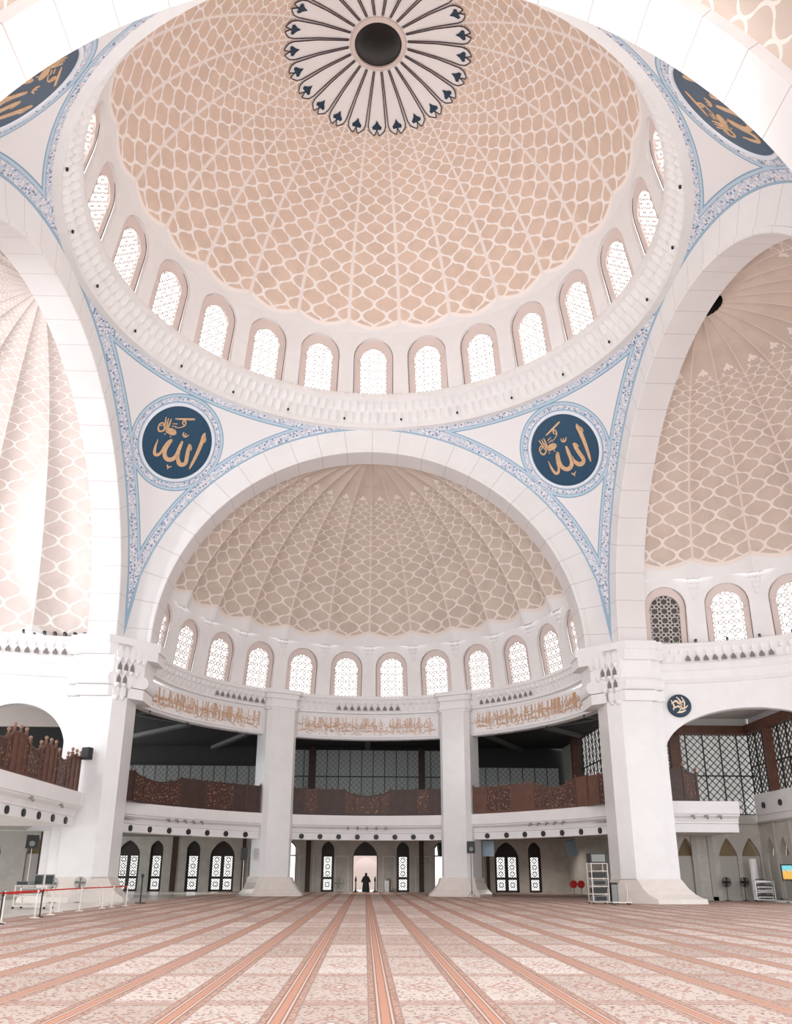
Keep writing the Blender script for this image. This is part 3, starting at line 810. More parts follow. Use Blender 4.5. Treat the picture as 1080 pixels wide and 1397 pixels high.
def place_door(cx,w,kind):
    DN[0]+=1; r=empty('door_%d'%DN[0],(cx,YB+.05,0),kind='structure')
    h=arch_pts(w-.02,4.55-w/2*1.28,n=16,pointed=.28)
    fr=MB(); q=[(x,z) for x,z in h]
    for a,b in zip(q,q[1:]): fr.bar((a[0]*.97,.15,a[1]*.99),(b[0]*.97,.15,b[1]*.99),.09,.16)
    fr.build('frame',M['door'],r)
    if kind=='clear':
        r['label']='tall bright arched window in the back wall, %s of the middle bay'%('left end' if cx<0 else 'right end')
        MB().plate([(x*.93,max(z*.97,.4)) for x,z in h],lambda u,v,d:(u,.3+d,v),0,.03).build('pane',M['pane'],r)
        MB().box((0,.2,3.25),(w,.1,.12)).box((0,.2,.2),(w,.2,.4)).build('transom',M['door'],r)
        return
    r['label']={'double':'dark double door with white traceried panes','single':'narrow dark arched door with white traceried pane','portal':'open middle portal with a dark arched fanlight'}[kind]+' at %.0f metres from the axis'%cx
    fan=[(x,z) for x,z in h if z>3.2]; fan=[(-w/2+.01,3.28)]+fan+[(w/2-.01,3.28)]
    MB().plate(fan,lambda u,v,d:(u,.24+d,v),0,.06).build('fanlight',M['door'],r)
    if kind=='double': leaf(r,-w/2+.06,0);leaf(r,0,w/2-.06)
    elif kind=='single': leaf(r,-w/2+.06,w/2-.06)
for d in DOORS: place_door(*d)
# forecourt beyond the portal
fc=MB(); h=arch_pts(2.6,2.0,n=14)
panel_with_hole(fc,h,-4,4,0,4.6,lambda s,t,d:(s,56+d,t),reveal=.5)
for sx in (-1.7,1.7): fc.box((sx,55.6,1.2),(.35,.35,2.4))
structure(fc.build('wall_forecourt',plain('pale_pink_wall',(.8,.66,.6,1),.8)),'pale pink arcade wall seen through the open portal')
structure(MB().box((-4,47.2,-.03),(48,1.6,.04)).box((0,53,-.05),(30,10,.05)).build('floor_forecourt',M['floor_marble']),'pale paving outside the portal')
structure(MB().box((0,57.4,2.3),(8,.1,4.6)).build('wall_court',plain('court_wall',(.85,.74,.7,1),.8)),'bright court wall beyond the arcade')
# gallery lattice screens
def lattice_screen(name,p0,p1,z0,z1,pane,label,step=1.07,zm=None,sp=.52,frame=None,w=.035):
    """vertical lattice from p0 to p1 (x,y)"""
    p0=Vector((p0[0],p0[1],0));p1=Vector((p1[0],p1[1],0));L=(p1-p0).length;d=(p1-p0)/L;nrm=Vector((-d.y,d.x,0))
    r=empty(name,p0,math.atan2(d.y,d.x),label,'lattice screen')
    la=MB(); lattice2d(la,0,L,z0,z1,sp,w,lambda a,b:Vector((a,0,b))); la.build('lattice',M['lattice'],r)
    f=MB(); n=int(L/step)
    for k in range(n+1): f.box((k*L/n,-.02,(z0+z1)/2),(.07,.08,z1-z0))
    for z in [z0,z1]+([zm] if zm else []): f.box((L/2,-.02,z),(L,.08,.09))
    f.build('frame',M['lattice'],r)
    MB().box((L/2,.25,(z0+z1)/2),(L,.03,z1-z0)).build('pane',M[pane],r)
    return r
lattice_screen('lattice_screen',(-9.6,45.7),(9.6,45.7),7.2,13.2,'dullpane','dim lattice screen across the back of the middle gallery',zm=10.6)
lattice_screen('lattice_screen',(-24,45.7),(-10.4,45.7),7.2,11.6,'dullpane','dim lattice screen across the back of the left gallery',zm=9.4)
lattice_screen('lattice_screen',(10.4,45.7),(18.9,45.7),7.2,11.6,'dullpane','dim lattice screen across the back of the right gallery',zm=9.4)
for x,nm in ((-5.4,'left'),(5.3,'right')):
    tag(MB().box((x,45.3,9.7),(.62,.4,7.4)).build('timber_post',M['darkwood']),'brown timber post in front of the middle gallery lattice, %s one'%nm,'post')
lattice_screen('lattice_screen',(19.1,38.),(19.1,24),7.,13.2,'litpane','bright lattice screen on the side wall of the right gallery',zm=10.5,sp=.6)
tag(MB().box((18.8,38.6,9.7),(.6,.6,7.4)).build('timber_post',M['wood']),'brown timber post at the corner of the right gallery beside bright lattice','post')
# corner block on the right
gl=M['greywall']
structure(MB().box((19.5,33.9,2.45),(.3,25.,4.9)).box((19.6,33.6,9.85),(.3,25,8.0)).build('wall_right_block',gl),'side wall of the corner block at the right of the aisle')
YC=21.; XC=26.5
def niche_wall(nm,ox,oy,d,L,centres,z1,label):
    """wall running from (ox,oy) along d, facing the prayer hall"""
    d=Vector((d[0],d[1],0)); nrm=Vector((d.y,-d.x,0)); 
    mb=MB(); cs=sorted(centres); bounds=[0]+[(a+b)/2 for a,b in zip(cs,cs[1:])]+[L]
    for c,b0,b1 in zip(cs,bounds,bounds[1:]):
        h=arch_pts(1.25,2.75,n=14,pointed=.95)
        panel_with_hole(mb,h,b0-c,b1-c,0,z1,lambda s,t,dd,c=c:Vector((ox,oy,t))+d*(c+s)-nrm*dd,reveal=.4,levels=2)
    o=structure(mb.build(nm,M['greywall'],smooth=30),label)
    for c in cs:
        q=MB(); q.plate(arch_pts(1.3,2.75,n=14,pointed=.95),lambda u,v,dd:Vector((ox,oy,v))+d*(c+u)-nrm*(.42+dd),0,.03); q.build('niche_back',plain('niche_plaster',srgb(168,146,104),.8) if 'nb' not in M else M['nb'],o)
        q=MB(); q.plate([(-.6,.05),(.6,.05),(.6,2.8),(-.6,2.8)],lambda u,v,dd:Vector((ox,oy,v))+d*(c+u)-nrm*(.1+dd),0,.04); q.build('niche_panel',M['greypanel'],o)
    return o
M['nb']=plain('niche_plaster',srgb(146,126,96),.8); M['greypanel']=plain('grey_stone_panel',(.47,.44,.4,1),.5)
niche_wall('wall_right_front',19.3,YC,(1,0),7.2,[2.1,4.9,6.45],4.95,'stone wall with pointed niches behind the right pier')
niche_wall('wall_right',XC,YC,(0,-1),8.7,[1.35,3.1,5.9],4.95,'side stone wall with pointed niches at the far right')
tr=MB()
for x,y,sx,sy in ((22.9,YC-.06,7.2,.1),(XC-.06,16.7,.1,8.5)):
    tr.box((x,y,4.95),(sx,sy+.1,.14)); tr.box((x,y,.12),(sx,sy,.24))
for x in (21.9,23.0,): tr.box((x,YC-.05,2.45),(.35,.12,4.9))
for y in (18.9,16.8,13.4): tr.box((XC-.05,y,2.45),(.12,.3,4.9))
structure(tr.build('trim_8',M['greypanel']),'stone mouldings and pilasters on the right aisle wall')
structure(MB().box((22.9,YC+.02,5.2),(7.4,.3,.5)).build('wall_right_upstand',M['greypanel']),'grey upstand under the right gallery lattice')
par=structure(MB().box((XC,16.5,6.1),(.35,8.4,1.35)).box((XC+.05,16.5,5.2),(.3,8.4,.5)).build('wall_right_parapet',M['white']),'white parapet of the right side gallery')
for y in (19.4,17.1,14.6):
    tag(inst('downlight',dl,None,(XC-.2,y,6.0),(0,0,-pi/2)),'round black spotlight in the white parapet of the right side gallery','light','spotlights in the right parapet')
lattice_screen('lattice_screen',(18.6,YC+.3),(XC+.6,YC+.3),5.5,11.0,'litpane2','pale lattice screen facing the hall behind the right gallery',zm=8.1,sp=.5,w=.045) if 'litpane2' in M else None
M['litpane2']=glow('pale_gallery_glass',(1,.96,.92,1),.2)
lattice_screen('lattice_screen',(18.6,YC+.3),(XC+.6,YC+.3),5.5,11.0,'litpane2','pale lattice screen facing the hall behind the right gallery',zm=8.1,sp=.5,w=.06)
lattice_screen('lattice_screen',(XC+.2,21.2),(XC+.2,12.5),6.79,11.0,'litpane2','pale lattice screen along the right side gallery above white parapet',zm=8.7,sp=.5,w=.06)
tag(MB().box((21.3,YC-.1,8.2),(.7,.4,5.36)).build('timber_post',M['wood']),'brown timber post behind the balustrade at the right pier','post')
tag(MB().box((XC-.15,17.6,8.84),(.4,.6,4.1)).build('timber_post',M['wood']),'brown timber post standing on the white right parapet','post')
structure(MB().box((22.9,YC+.45,11.7),(8.,.2,1.6)).box((XC+.5,16.8,11.7),(.2,9,1.6)).build('wall_right_upper',M['white']),'white strip of wall above the right gallery lattice')
tag(MB().box((22.6,YC-.1,11.2),(8.2,.5,.6)).box((XC-.05,16.8,11.2),(.5,8.2,.6)).build('timber_beam',M['wood']),'brown timber beam over the right gallery lattice','beam')
def apse_ceiling(nm,xf,a0,a1,z,mat,label,lim,r0=15.0):
    def ro(a):
        p=xf.to_3x3()@Vector((cos(a),sin(a),0)); c0=xf.translation; k=1e9
        if abs(p.x)>1e-6: k=min(k,max((lim[0]-c0.x)/p.x,(-lim[0]-c0.x)/p.x))
        if p.y>1e-6: k=min(k,(lim[1]-c0.y)/p.y)
        return max(k,r0+.05)
    n=40; mb=MB(); mb.grid(lambda i,j:((lambda a:((r0+(ro(a)-r0)*j/4)*cos(a),(r0+(ro(a)-r0)*j/4)*sin(a),z))(a0+(a1-a0)*i/n),),n,4)
    return structure(mb.build(nm,mat,xf=xf),label)
apse_ceiling('ceiling_right',xfR,rad(92),rad(178.5),12.1,plain('light_grey_ceiling',(.72,.7,.68,1),.8),'light ceiling of the right gallery',(30,23.5))
# stub slab beside right pier
def straight_slab(nm,p0,p1,out,label,depth=3.2):
    """p0->p1 front lip line, out = unit vector pointing to the hall"""
    p0=Vector((*p0,0));p1=Vector((*p1,0));out=Vector((*out,0)); prof=[(-depth,5.98),(0,5.98),(0,5.22),(-.08,5.18),(-.1,5.1),(-.3,4.95),(-.38,4.75),(-.38,4.66),(-.45,4.62),(-.45,4.12),(-depth,4.12)]
    mb=MB(); n=len(prof); b=0
    for p in (p0,p1):
        for o,z in prof: mb.vert(p+out*o+Vector((0,0,z)))
    for i in range(n): mb.face((i,(i+1)%n,n+(i+1)%n,n+i))
    mb.face(list(range(n))[::-1]);mb.face(list(range(n,2*n)))
    return structure(mb.build(nm,M['white']),label)
straight_slab('gallery_slab',(18.,16.4),(23.3,16.4),(0,-1),'short white gallery stub beside the right pier',4.5)
for k in range(3):
    tag(inst('bracket_lamp',brm,None,(20.3+k*.85,16.55,5.08),(0,0,0)),'small grey bracket lamp under the stub gallery by the right pier','lamp','bracket lamps under the stub gallery')
# arch wall of the right apse
def arch_wall(nm,xf,a_c,half,spring,rise,a0,a1,z0,z1,sign,label):
    R=14.86; hw=half; n=30
    hole=[(-hw,0),(-hw,(spring-z0)*.5),(-hw,spring-z0)]+[(-hw*cos(pi*k/n),spring-z0+rise*(sin(pi*k/n)**.9)) for k in range(1,n)]+[(hw,spring-z0),(hw,(spring-z0)*.5),(hw,0)]
    mb=MB()
    def fn(s,t,d):
        a=a_c+sign*s/R; return ((R+d)*cos(a),(R+d)*sin(a),z0+t)
    panel_with_hole(mb,hole,(a0-a_c)*R*sign if sign>0 else -(a1-a_c)*R,(a1-a_c)*R if sign>0 else -(a0-a_c)*R,0,z1-z0,fn,reveal=.7,levels=3)
    return structure(mb.build(nm,M['white'],smooth=30,xf=xf),label)
arch_wall('wall_right_arch',xfR,rad(156.7),5.0,8.3,3.1,rad(137),rad(177.2),0,14.05,-1,'white wall with a wide arch under the right apse cornice')
for sgn,xf_,nm in ((1,xfR,'right'),(-1,xfL,'left')):
    prf=[(14.9,14.3),(14.45,14.25),(14.45,13.9),(14.55,13.8),(14.6,13.3),(14.75,13.1),(14.9,13.05)]
    aa,bb=(rad(60),rad(178)) if sgn>0 else (rad(2),rad(120)); n=50
    mb=MB();mb.grid(lambda i,j:(prf[j][0]*cos(aa+(bb-aa)*i/n),prf[j][0]*sin(aa+(bb-aa)*i/n),prf[j][1]),n,len(prf)-1)
    structure(mb.build('trim_9' if sgn>0 else 'trim_10',M['white'],smooth=30,xf=xf_),'projecting white band under the %s apse cornice'%nm)
arch_wall('wall_left_arch',xfL,rad(15.3),2.85,8.2,3.15,rad(2.8),rad(50),5.98,14.05,1,'white wall with an arch under the left apse cornice')
mb=MB(); R=14.86
def lowhole(): return [(-4.2,0),(-4.2,2.0),(-4.2,3.9)]+[(-4.2+8.4*k/8,3.9) for k in range(1,8)]+[(4.2,3.9),(4.2,2.0),(4.2,0)]
panel_with_hole(mb,lowhole(),-5.4,6.9,0,5.98,lambda s,t,d:((R+d)*cos(rad(22.6)+s/R),(R+d)*sin(rad(22.6)+s/R),t),reveal=.7,levels=2)
structure(mb.build('wall_left_low',M['white'],smooth=30,xf=xfL),'low white wall with a wide opening under the left gallery')
straight_slab('gallery_slab',(-16.6,13.9),(-16.6,-14.),(1,0),'long white gallery edge across the left arch',7.5)
for k in range(12):
    tag(inst('downlight',dl,None,(-17.03,12.6-k*2.0,4.37),(0,0,pi/2)),'round black spotlight sunk in the left gallery fascia','light','spotlights in the left gallery fascia')
for k in range(4):
    tag(inst('bracket_lamp',brm,None,(-16.85,10.6-k*4.2,5.08),(0,0,pi/2)),'small grey bracket lamp under the left gallery lip','lamp','bracket lamps under the left gallery')
niche_wall('wall_left_front',-34,23.,(1,0),14.,[2.2,5.5,8.7,11.6],4.95,'dim stone wall with pointed niches behind the left opening')
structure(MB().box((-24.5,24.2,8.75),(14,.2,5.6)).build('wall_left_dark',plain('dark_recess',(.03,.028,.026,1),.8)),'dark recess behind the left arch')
structure(MB().box((-24.5,24.0,12.5),(14,.3,1.9)).build('wall_left_upper',plain('warm_beige_plaster',(.78,.66,.6,1),.8)),'beige upper wall behind the left arch')
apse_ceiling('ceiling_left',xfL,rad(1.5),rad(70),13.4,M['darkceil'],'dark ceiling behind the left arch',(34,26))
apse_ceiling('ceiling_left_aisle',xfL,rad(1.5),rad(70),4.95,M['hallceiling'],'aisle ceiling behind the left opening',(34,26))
tag(MB().box((-21.4,21.6,2.3),(.35,.35,4.6)).build('timber_post',M['darkwood']),'dark post behind the opening at the far left','post')
# ------------------------------------------------------------------ floors
structure(MB().box((0,2,-.2),(70,90,.4)).build('floor',M['floor_marble']),'pale polished marble floor')
cp=MB(); cp.v=[];
cp.prism([(-13,-36),(25.4,-36),(25.4,20.6),(19.1,20.6),(19.1,45.7),(-13,45.7)],-.004,.006); 
co=cp.build('prayer_carpet',M['carpet']); tag(co,'pink patterned prayer carpet with orange stripes covering the hall floor','carpet')
structure(MB().box((25.9,14,.05),(.5,13,.12)).build('trim_11',M['white']),'white marble step along the right aisle wall')
# ------------------------------------------------------------------ medallions
STROKES=[[[1.499,1.358,0.047],[1.507,1.125,0.233],[1.556,0.675,0.245],[1.569,0.035,0.222],[1.55,-0.537,0.187],[1.519,-0.99,0.152],[1.49,-1.317,0.058]],[[1.56,1.163,0.058],[1.701,0.954,0.128],[1.756,0.716,0.035]],[[0.823,0.249,0.152],[0.859,-0.114,0.222],[0.973,-0.593,0.245],[1.064,-1.005,0.233],[0.915,-1.216,0.257],[0.694,-1.239,0.268],[0.495,-1.07,0.245],[0.378,-0.793,0.152],[0.364,-0.523,0.082]],[[0.85,0.239,0.082],[0.97,0.079,0.117],[1.09,-0.127,0.029]],[[0.24,0.238,0.117],[0.234,-0.183,0.21],[0.245,-0.717,0.233],[0.139,-1.064,0.245],[-0.129,-1.25,0.257],[-0.403,-1.204,0.257],[-0.596,-0.947,0.245],[-0.62,-0.592,0.198],[-0.54,-0.204,0.152],[-0.474,0.058,0.117]],[[-0.474,0.058,0.117],[-0.669,-0.158,0.117],[-0.789,-0.593,0.128],[-0.842,-0.993,0.14],[-0.97,-1.219,0.175],[-1.145,-1.28,0.175],[-1.271,-1.117,0.175],[-1.353,-0.787,0.128],[-1.366,-0.512,0.082],[-1.383,-0.278,0.029]],[[0.093,0.838,0.047],[0.079,0.684,0.082],[0.172,0.574,0.082],[0.337,0.59,0.082],[0.485,0.793,0.047]],[[0.267,0.814,0.047],[0.226,0.595,0.07]],[[-0.084,-1.599,0.07],[0.027,-1.744,0.093],[0.231,-1.587,0.047]],[[0.027,-1.744,0.07],[0.052,-1.883,0.047]],[[-0.844,1.401,0.058],[-0.244,1.625,0.117],[0.437,1.906,0.105]],[[-0.081,1.254,0.047],[-0.236,1.311,0.07],[-0.249,1.463,0.082],[-0.132,1.525,0.082],[-0.052,1.413,0.082],[-0.066,1.231,0.07],[-0.249,1.04,0.052],[-0.611,0.842,0.023]],[[-0.884,1.036,0.047],[-0.561,1.154,0.047]],[[-0.873,0.866,0.047],[-0.548,0.973,0.047]],[[-1.095,1.304,0.047],[-1.071,1.027,0.082],[-1.067,0.579,0.093],[-1.089,0.408,0.047]],[[-1.469,1.274,0.047],[-1.369,0.897,0.082],[-1.293,0.511,0.07]],[[-1.27,1.279,0.035],[-1.24,0.999,0.07],[-1.181,0.68,0.082],[-1.281,0.387,0.093],[-1.518,0.25,0.105],[-1.668,0.406,0.082],[-1.681,0.68,0.07],[-1.504,0.845,0.07],[-1.431,0.71,0.058],[-1.629,0.602,0.047]],[[-1.118,0.568,0.07],[-0.843,0.677,0.105],[-0.558,0.663,0.128],[-0.444,0.521,0.117],[-0.628,0.392,0.128],[-0.897,0.399,0.14],[-1.1,0.382,0.093]],[[-1.022,0.563,0.093],[-0.747,0.523,0.175],[-0.501,0.494,0.093]],[[-1.121,0.241,0.07],[-1.056,0.182,0.07]],[[-0.705,0.241,0.07],[-0.64,0.182,0.07]]]
def medallion(sx,sy,where):
    n=Vector((sx,sy,1)).normalized(); cen=Vector((0,0,HS))+n*22.47
    up=Vector((0,0,1))-n*n.z; up.normalize(); ri=n.cross(up)
    r=empty('calligraphy_medallion',cen,label='round navy medallion with gold Arabic calligraphy, '+where,cat='medallion',group=None)
    Mx=Matrix((ri,up,-n)).transposed()
    r.rotation_euler=Mx.to_euler()
    c=2.44
    MB().lathe([(0,.03),(c,.03),(c,-.1)],64,cap=False).build('disc',M['navy'],r,smooth=30,label='deep blue disc')
    MB().lathe([(c,.02),(c+.03,.09),(c+.17,.1),(c+.22,.05),(c+.22,-.1)],64,cap=False).build('rim',plain('pale_blue_rim',(.82,.84,.9,1),.5) if 'rim' not in M else M['rim'],r,smooth=40,label='pale raised rim')
    g=MB()
    for st in STROKES: g.ribbon([(x,y,w*1.1) for x,y,w in st],lambda u,v,d:(u,v,d),d=.06,sub=5,th=.04)
    g.build('lettering',M['gold'],r,label='gold calligraphy')
M['rim']=plain('pale_blue_rim',(.8,.83,.9,1),.5)
medallion(1,1,'upper right of the central arch');medallion(-1,1,'upper left of the central arch')
medallion(1,-1,'cut off at the top right corner');medallion(-1,-1,'cut off at the top left corner')
def small_medallion(phi,z,where):
    a=pi-phi; p=xfR@Vector((14.74*cos(a),14.74*sin(a),z))
    r=empty('small_medallion',p,a-pi/2-pi/2,'small dark round plaque with pale gold calligraphy '+where,'medallion')
    X90=Matrix.Rotation(pi/2,4,'X')
    MB().lathe([(0,.06),(.68,.06),(.72,.02),(.72,-.1)],40,cap=False).build('disc',M['navyspade'],r,smooth=40,xf=X90)
    g=MB(); rnd=random.Random(3)
    for st in ([(-.5,.1,.05),(-.2,.3,.12),(.0,.1,.1),(.3,.35,.06)],[(-.45,-.2,.04),(-.1,-.05,.12),(.2,-.2,.12),(.5,.0,.04)],[(-.2,-.45,.05),(.1,-.4,.12),(.35,-.3,.05)],[(-.15,.55,.04),(.05,.3,.1),(.1,-.1,.1),(-.1,-.4,.03)],[(.15,.55,.03),(.3,.2,.1),(.25,-.15,.04)],[(-.5,.35,.04),(-.35,.0,.1),(-.4,-.3,.03)],[(-.1,.2,.1),(.12,.05,.12),(-.05,-.15,.06)]):
        g.ribbon(st,lambda u,v,d:(u,v,d),d=.09,sub=4,th=.02)
    g.build('lettering',plain('pale_gold',srgb(238,216,190),.5),r,xf=X90)
small_medallion(rad(8.6),11.65,'left of the right apse arch')
small_medallion(rad(38.2),11.65,'right of the right apse arch')
# ------------------------------------------------------------------ inscription friezes
def script_strokes(L,H,seed):
    """dense two-tier Thuluth-like line of joined letters, written right to left"""
    rnd=random.Random(seed); S=[]; w=.034
    x=L/2-.15
    def alif(x,b,t): S.append([(x-.02,b,.02),(x,b+(t-b)*.5,w),(x+.01,t-.1,w*1.3),(x-.05,t,.02)])
    def lam(x,b,t): S.append([(x,t,.02),(x,t-.2,w*1.2),(x-.01,b+.2,w),(x-.08,b+.02,w*1.3),(x-.24,b+.0,w),(x-.33,b+.1,.02)])
    def bowl(x,b,s): S.append([(x,b+.28*s,.02),(x-.02,b+.08*s,w*1.2),(x-.14*s,b-.12*s,w*1.5),(x-.36*s,b-.1*s,w*1.2),(x-.48*s,b+.1*s,.03),(x-.5*s,b+.2*s,.02)])
    def waw(x,b): S.append([(x-.05,b+.16,w),(x-.13,b+.22,w*1.2),(x-.17,b+.12,w),(x-.06,b+.08,w*1.2),(x-.06,b-.02,w*1.2),(x-.2,b-.16,w*1.2),(x-.36,b-.16,.02)])
    def loop(x,b): S.append([(x,b+.04,w),(x-.12,b+.18,w*1.3),(x-.24,b+.08,w*1.1),(x-.12,b-.02,w*1.2),(x+.02,b+.04,w),(x-.3,b+.02,.03)])
    def teeth(x,b,n):
        P=[(x,b+.14,.02)]
        for k in range(n): P+=[(x-.04-k*.1,b,w*1.2),(x-.09-k*.1,b+.12,w*.7)]
        P+=[(x-.1-n*.1,b,w*1.2),(x-.25-n*.1,b,w*.8)]; S.append(P)
    def kaf(x,b,t): S.append([(x+.12,t-.05,.02),(x-.16,t-.3,w*1.1),(x-.12,t-.42,w*1.3),(x+.02,b+.25,w),(x-.0,b+.05,w*1.2),(x-.3,b,w)])
    def sweep(x,b,l): S.append([(x,b+.1,.02),(x-.1,b-.02,w*1.4),(x-l*.5,b-.06,w*1.5),(x-l,b+.04,w),(x-l+.08,b+.16,.02)])
    def ain(x,b): S.append([(x,b+.26,.03),(x-.12,b+.3,w*1.2),(x-.2,b+.2,w*1.2),(x-.08,b+.12,w),(x-.2,b+.0,w*1.3),(x-.3,b-.16,w*1.1),(x-.08,b-.24,.03)])
    def dot(x,y): S.append([(x-.035,y,.06),(x+.035,y,.06)])
    top=H/2-.08
    while x>-L/2+.25:
        b=-H/2+.36+rnd.uniform(-.05,.06); b2=rnd.uniform(-.14,.12)
        k=rnd.random()
        if k<.42: alif(x,b,top-rnd.uniform(0,.06)); adv=.13
        elif k<.6: lam(x,b,top-rnd.uniform(0,.06)); adv=.22
        elif k<.65: kaf(x,b,top); adv=.34
        elif k<.7: waw(x,b); adv=.26
        elif k<.78: loop(x,b); adv=.24
        elif k<.86: teeth(x,b,3); adv=.3
        elif k<.93: bowl(x,b,.8); adv=.34
        else: ain(x,b); adv=.3
        q=rnd.random()
        if q<.22: sweep(x,b2,rnd.uniform(.4,.9))
        elif q<.42: bowl(x,b2+.05,.7)
        elif q<.56: waw(x,b2)
        elif q<.7: loop(x,b2)
        elif q<.84: teeth(x,b2,2)
        if rnd.random()<.5: dot(x-rnd.uniform(0,.2),rnd.choice((b-.2,b+.34,b2+.28)))
        if rnd.random()<.35: S.append([(x,b2+.36,.02),(x-.1,b2+.3,.035),(x-.2,b2+.28,.02)])
        x-=adv*.74
    return S
for (a0,a1,w),sd in zip(BAYS,(3,5,9)):
    r=empty('inscription_panel',xfF@Vector((14.74*cos((a0+a1)/2),14.74*sin((a0+a1)/2),13.1)),0,'long white frieze of gilded Arabic script over the %s gallery bay'%w,'inscription')
    ac=(a0+a1)/2; Rr=14.7; L=(a1-a0)*Rr-.7;  o=r.location
    fnc=lambda u,v,d:Vector(xfF@Vector(((Rr+flare(ac-u/Rr,.55)-d)*cos(ac-u/Rr),(Rr+flare(ac-u/Rr,.55)-d)*sin(ac-u/Rr),13.13+v)))-o
    g=MB()
    for st in script_strokes(L-.2,1.62,sd): g.ribbon(st,fnc,d=.045,sub=3,th=.03)
    g.build('lettering',M['goldline'],r)
    p=MB(); n=30
    p.grid(lambda i,j:(fnc(-L/2+L*i/n,-.82+1.64*j,.0),),n,1); p.build('panel',M['white'],r)
    f=MB()
    for v in (-.86,.84): 
        for i in range(n): f.bar(fnc(-L/2+L*i/n,v,.02),fnc(-L/2+L*(i+1)/n,v,.02),.06,.06)
    for u in (-L/2,L/2): f.bar(fnc(u,-.86,.02),fnc(u,.84,.02),.06,.06)
    f.build('border',M['white'],r)
# ------------------------------------------------------------------ timber balustrades
SEQ=[('plain',.72),('plain',.72),('carved_dn',.62),('carved_mid',1.45),('carved_up',.62)]
WD={'P':('plain',.95),'C':('carved',1.0),'D':('carved_dn',.75),'M':('carved_mid',1.9),'U':('carved_up',.75)}
def balustrade(path,length,label,z=5.98,H=2.0,start=0,wood='wood',seq=None,fin=1.0):
    base=path(0); r=empty('timber_balustrade',(base[0],base[1],z),0,label,'balustrade')
    B=Vector((base[0],base[1],0))
    tot=sum(w for _,w in SEQ); ncyc=max(1,round(length/tot)); 
    secs=[WD[c] for c in seq] if seq else []
    while not seq:
        for k in range(len(SEQ)): secs.append(SEQ[(k+start)%len(SEQ)])
        if sum(w for _,w in secs)>length-.6: break
    while not seq and sum(w for _,w in secs)>length+.5: secs.pop()
    sc=length/sum(w for _,w in secs); s=0
    def P(s): return Vector((*path(s),0))-B
    def post(s,h):
        p=P(s); m=MB(); m.box(p+Vector((0,0,h/2)),(.13,.13,h)).box(p+Vector((0,0,h+.02)),(.17,.17,.05)); o=m.build('post',M[wood],r)
        MB().lathe([(r_*fin,z_*fin) for r_,z_ in ((.02,0),(.05,.04),(.03,.08),(.085,.14),(.1,.2),(.07,.27),(.0,.3))],10,c=p+Vector((0,0,h+.02)),cap=False).build('finial',M['ball'],o,smooth=50,label='turned ball finial')
    hs={'plain':(H,H),'carved':(H,H),'carved_dn':(H,H-.32),'carved_mid':(H-.32,H-.32),'carved_up':(H-.32,H)}
    pp=.12*fin; post(0,hs[secs[0][0]][0]+pp)
    for k,(kd,w) in enumerate(secs):
        s1=s+w*sc; a=P(s);b=P(s1); d=(b-a).normalized(); L=(b-a).length; h0,h1=hs[kd]
        def top(f):
            if kd=='carved_mid': return h0-.16*sin(pi*f)
            if kd in('plain','carved'): return h0
            q=f if kd=='carved_dn' else 1-f
            return H-.32*(sin(q*pi/2) if True else q)
        nrm=Vector((d.y,-d.x,0)); n=10 if kd not in('plain','carved') else 1
        pl=[(.03,.16)]+[(L-.03,.16)]+[(.03+(L-.06)*(1-i/n),top(1-i/n)-.05) for i in range(n+1)]
        MB().plate(pl,lambda u,v,dd:a+d*u+Vector((0,0,v))+nrm*dd,-.025,.025).build('plain_panel' if kd=='plain' else 'carved_panel',M[wood if kd=='plain' else 'carved'],r)
        t=MB();t2=MB()
        for i in range(n): t.bar(a+d*(L*i/n)+Vector((0,0,top(i/n))),a+d*(L*(i+1)/n)+Vector((0,0,top((i+1)/n))),.12,.1)
        t2.bar(a+Vector((0,0,.1)),b+Vector((0,0,.1)),.12,.16); t.build('top_rail',M[wood],r); t2.build('bottom_rail',M[wood],r)
        nxt=hs[secs[k+1][0]][0] if k+1<len(secs) else h1
        post(s1,max(h1,nxt)+pp); s=s1
    return r
RB=14.72
for a0,a1,w in BAYS:
    e0,e1=a0+rad(.6),a1-rad(.6)
    def pth(s,e0=e0,e1=e1): 
        a=e1-s/RB; q=RB+flare(a,1.9); p=xfF@Vector((q*cos(a),q*sin(a),0)); return (p.x,p.y)
    balustrade(pth,(e1-e0)*RB,'curved brown timber balustrade on the %s gallery of the central apse'%w,seq={'left':'PPDMUPPCCPP','middle':'PCPPDMUPPCP','right':'PCCPPDMUPPCP'}[w],fin=.55,wood='wood' if w=='right' else 'darkwood')
balustrade(lambda s:(-17.0,13.7-s),26.,'brown timber balustrade with ball finials along the left gallery edge',start=0)
balustrade(lambda s:(18.2+s,16.75),2.7,'short dark timber balustrade on the stub gallery by the right pier',start=0,wood='darkwood')
# speaker box hung by the left balustrade end
r=empty('wall_loudspeaker',(-16.6,14.0,7.9),-.4,'small black loudspeaker fixed to the left pier above the balustrade','loudspeaker')
MB().box((.1,-.32,.35),(.5,.4,.7)).build('cabinet',M['black'],r); MB().bar((.1,-.15,.3),(.1,.12,.3),.08).build('bracket',M['black'],r)
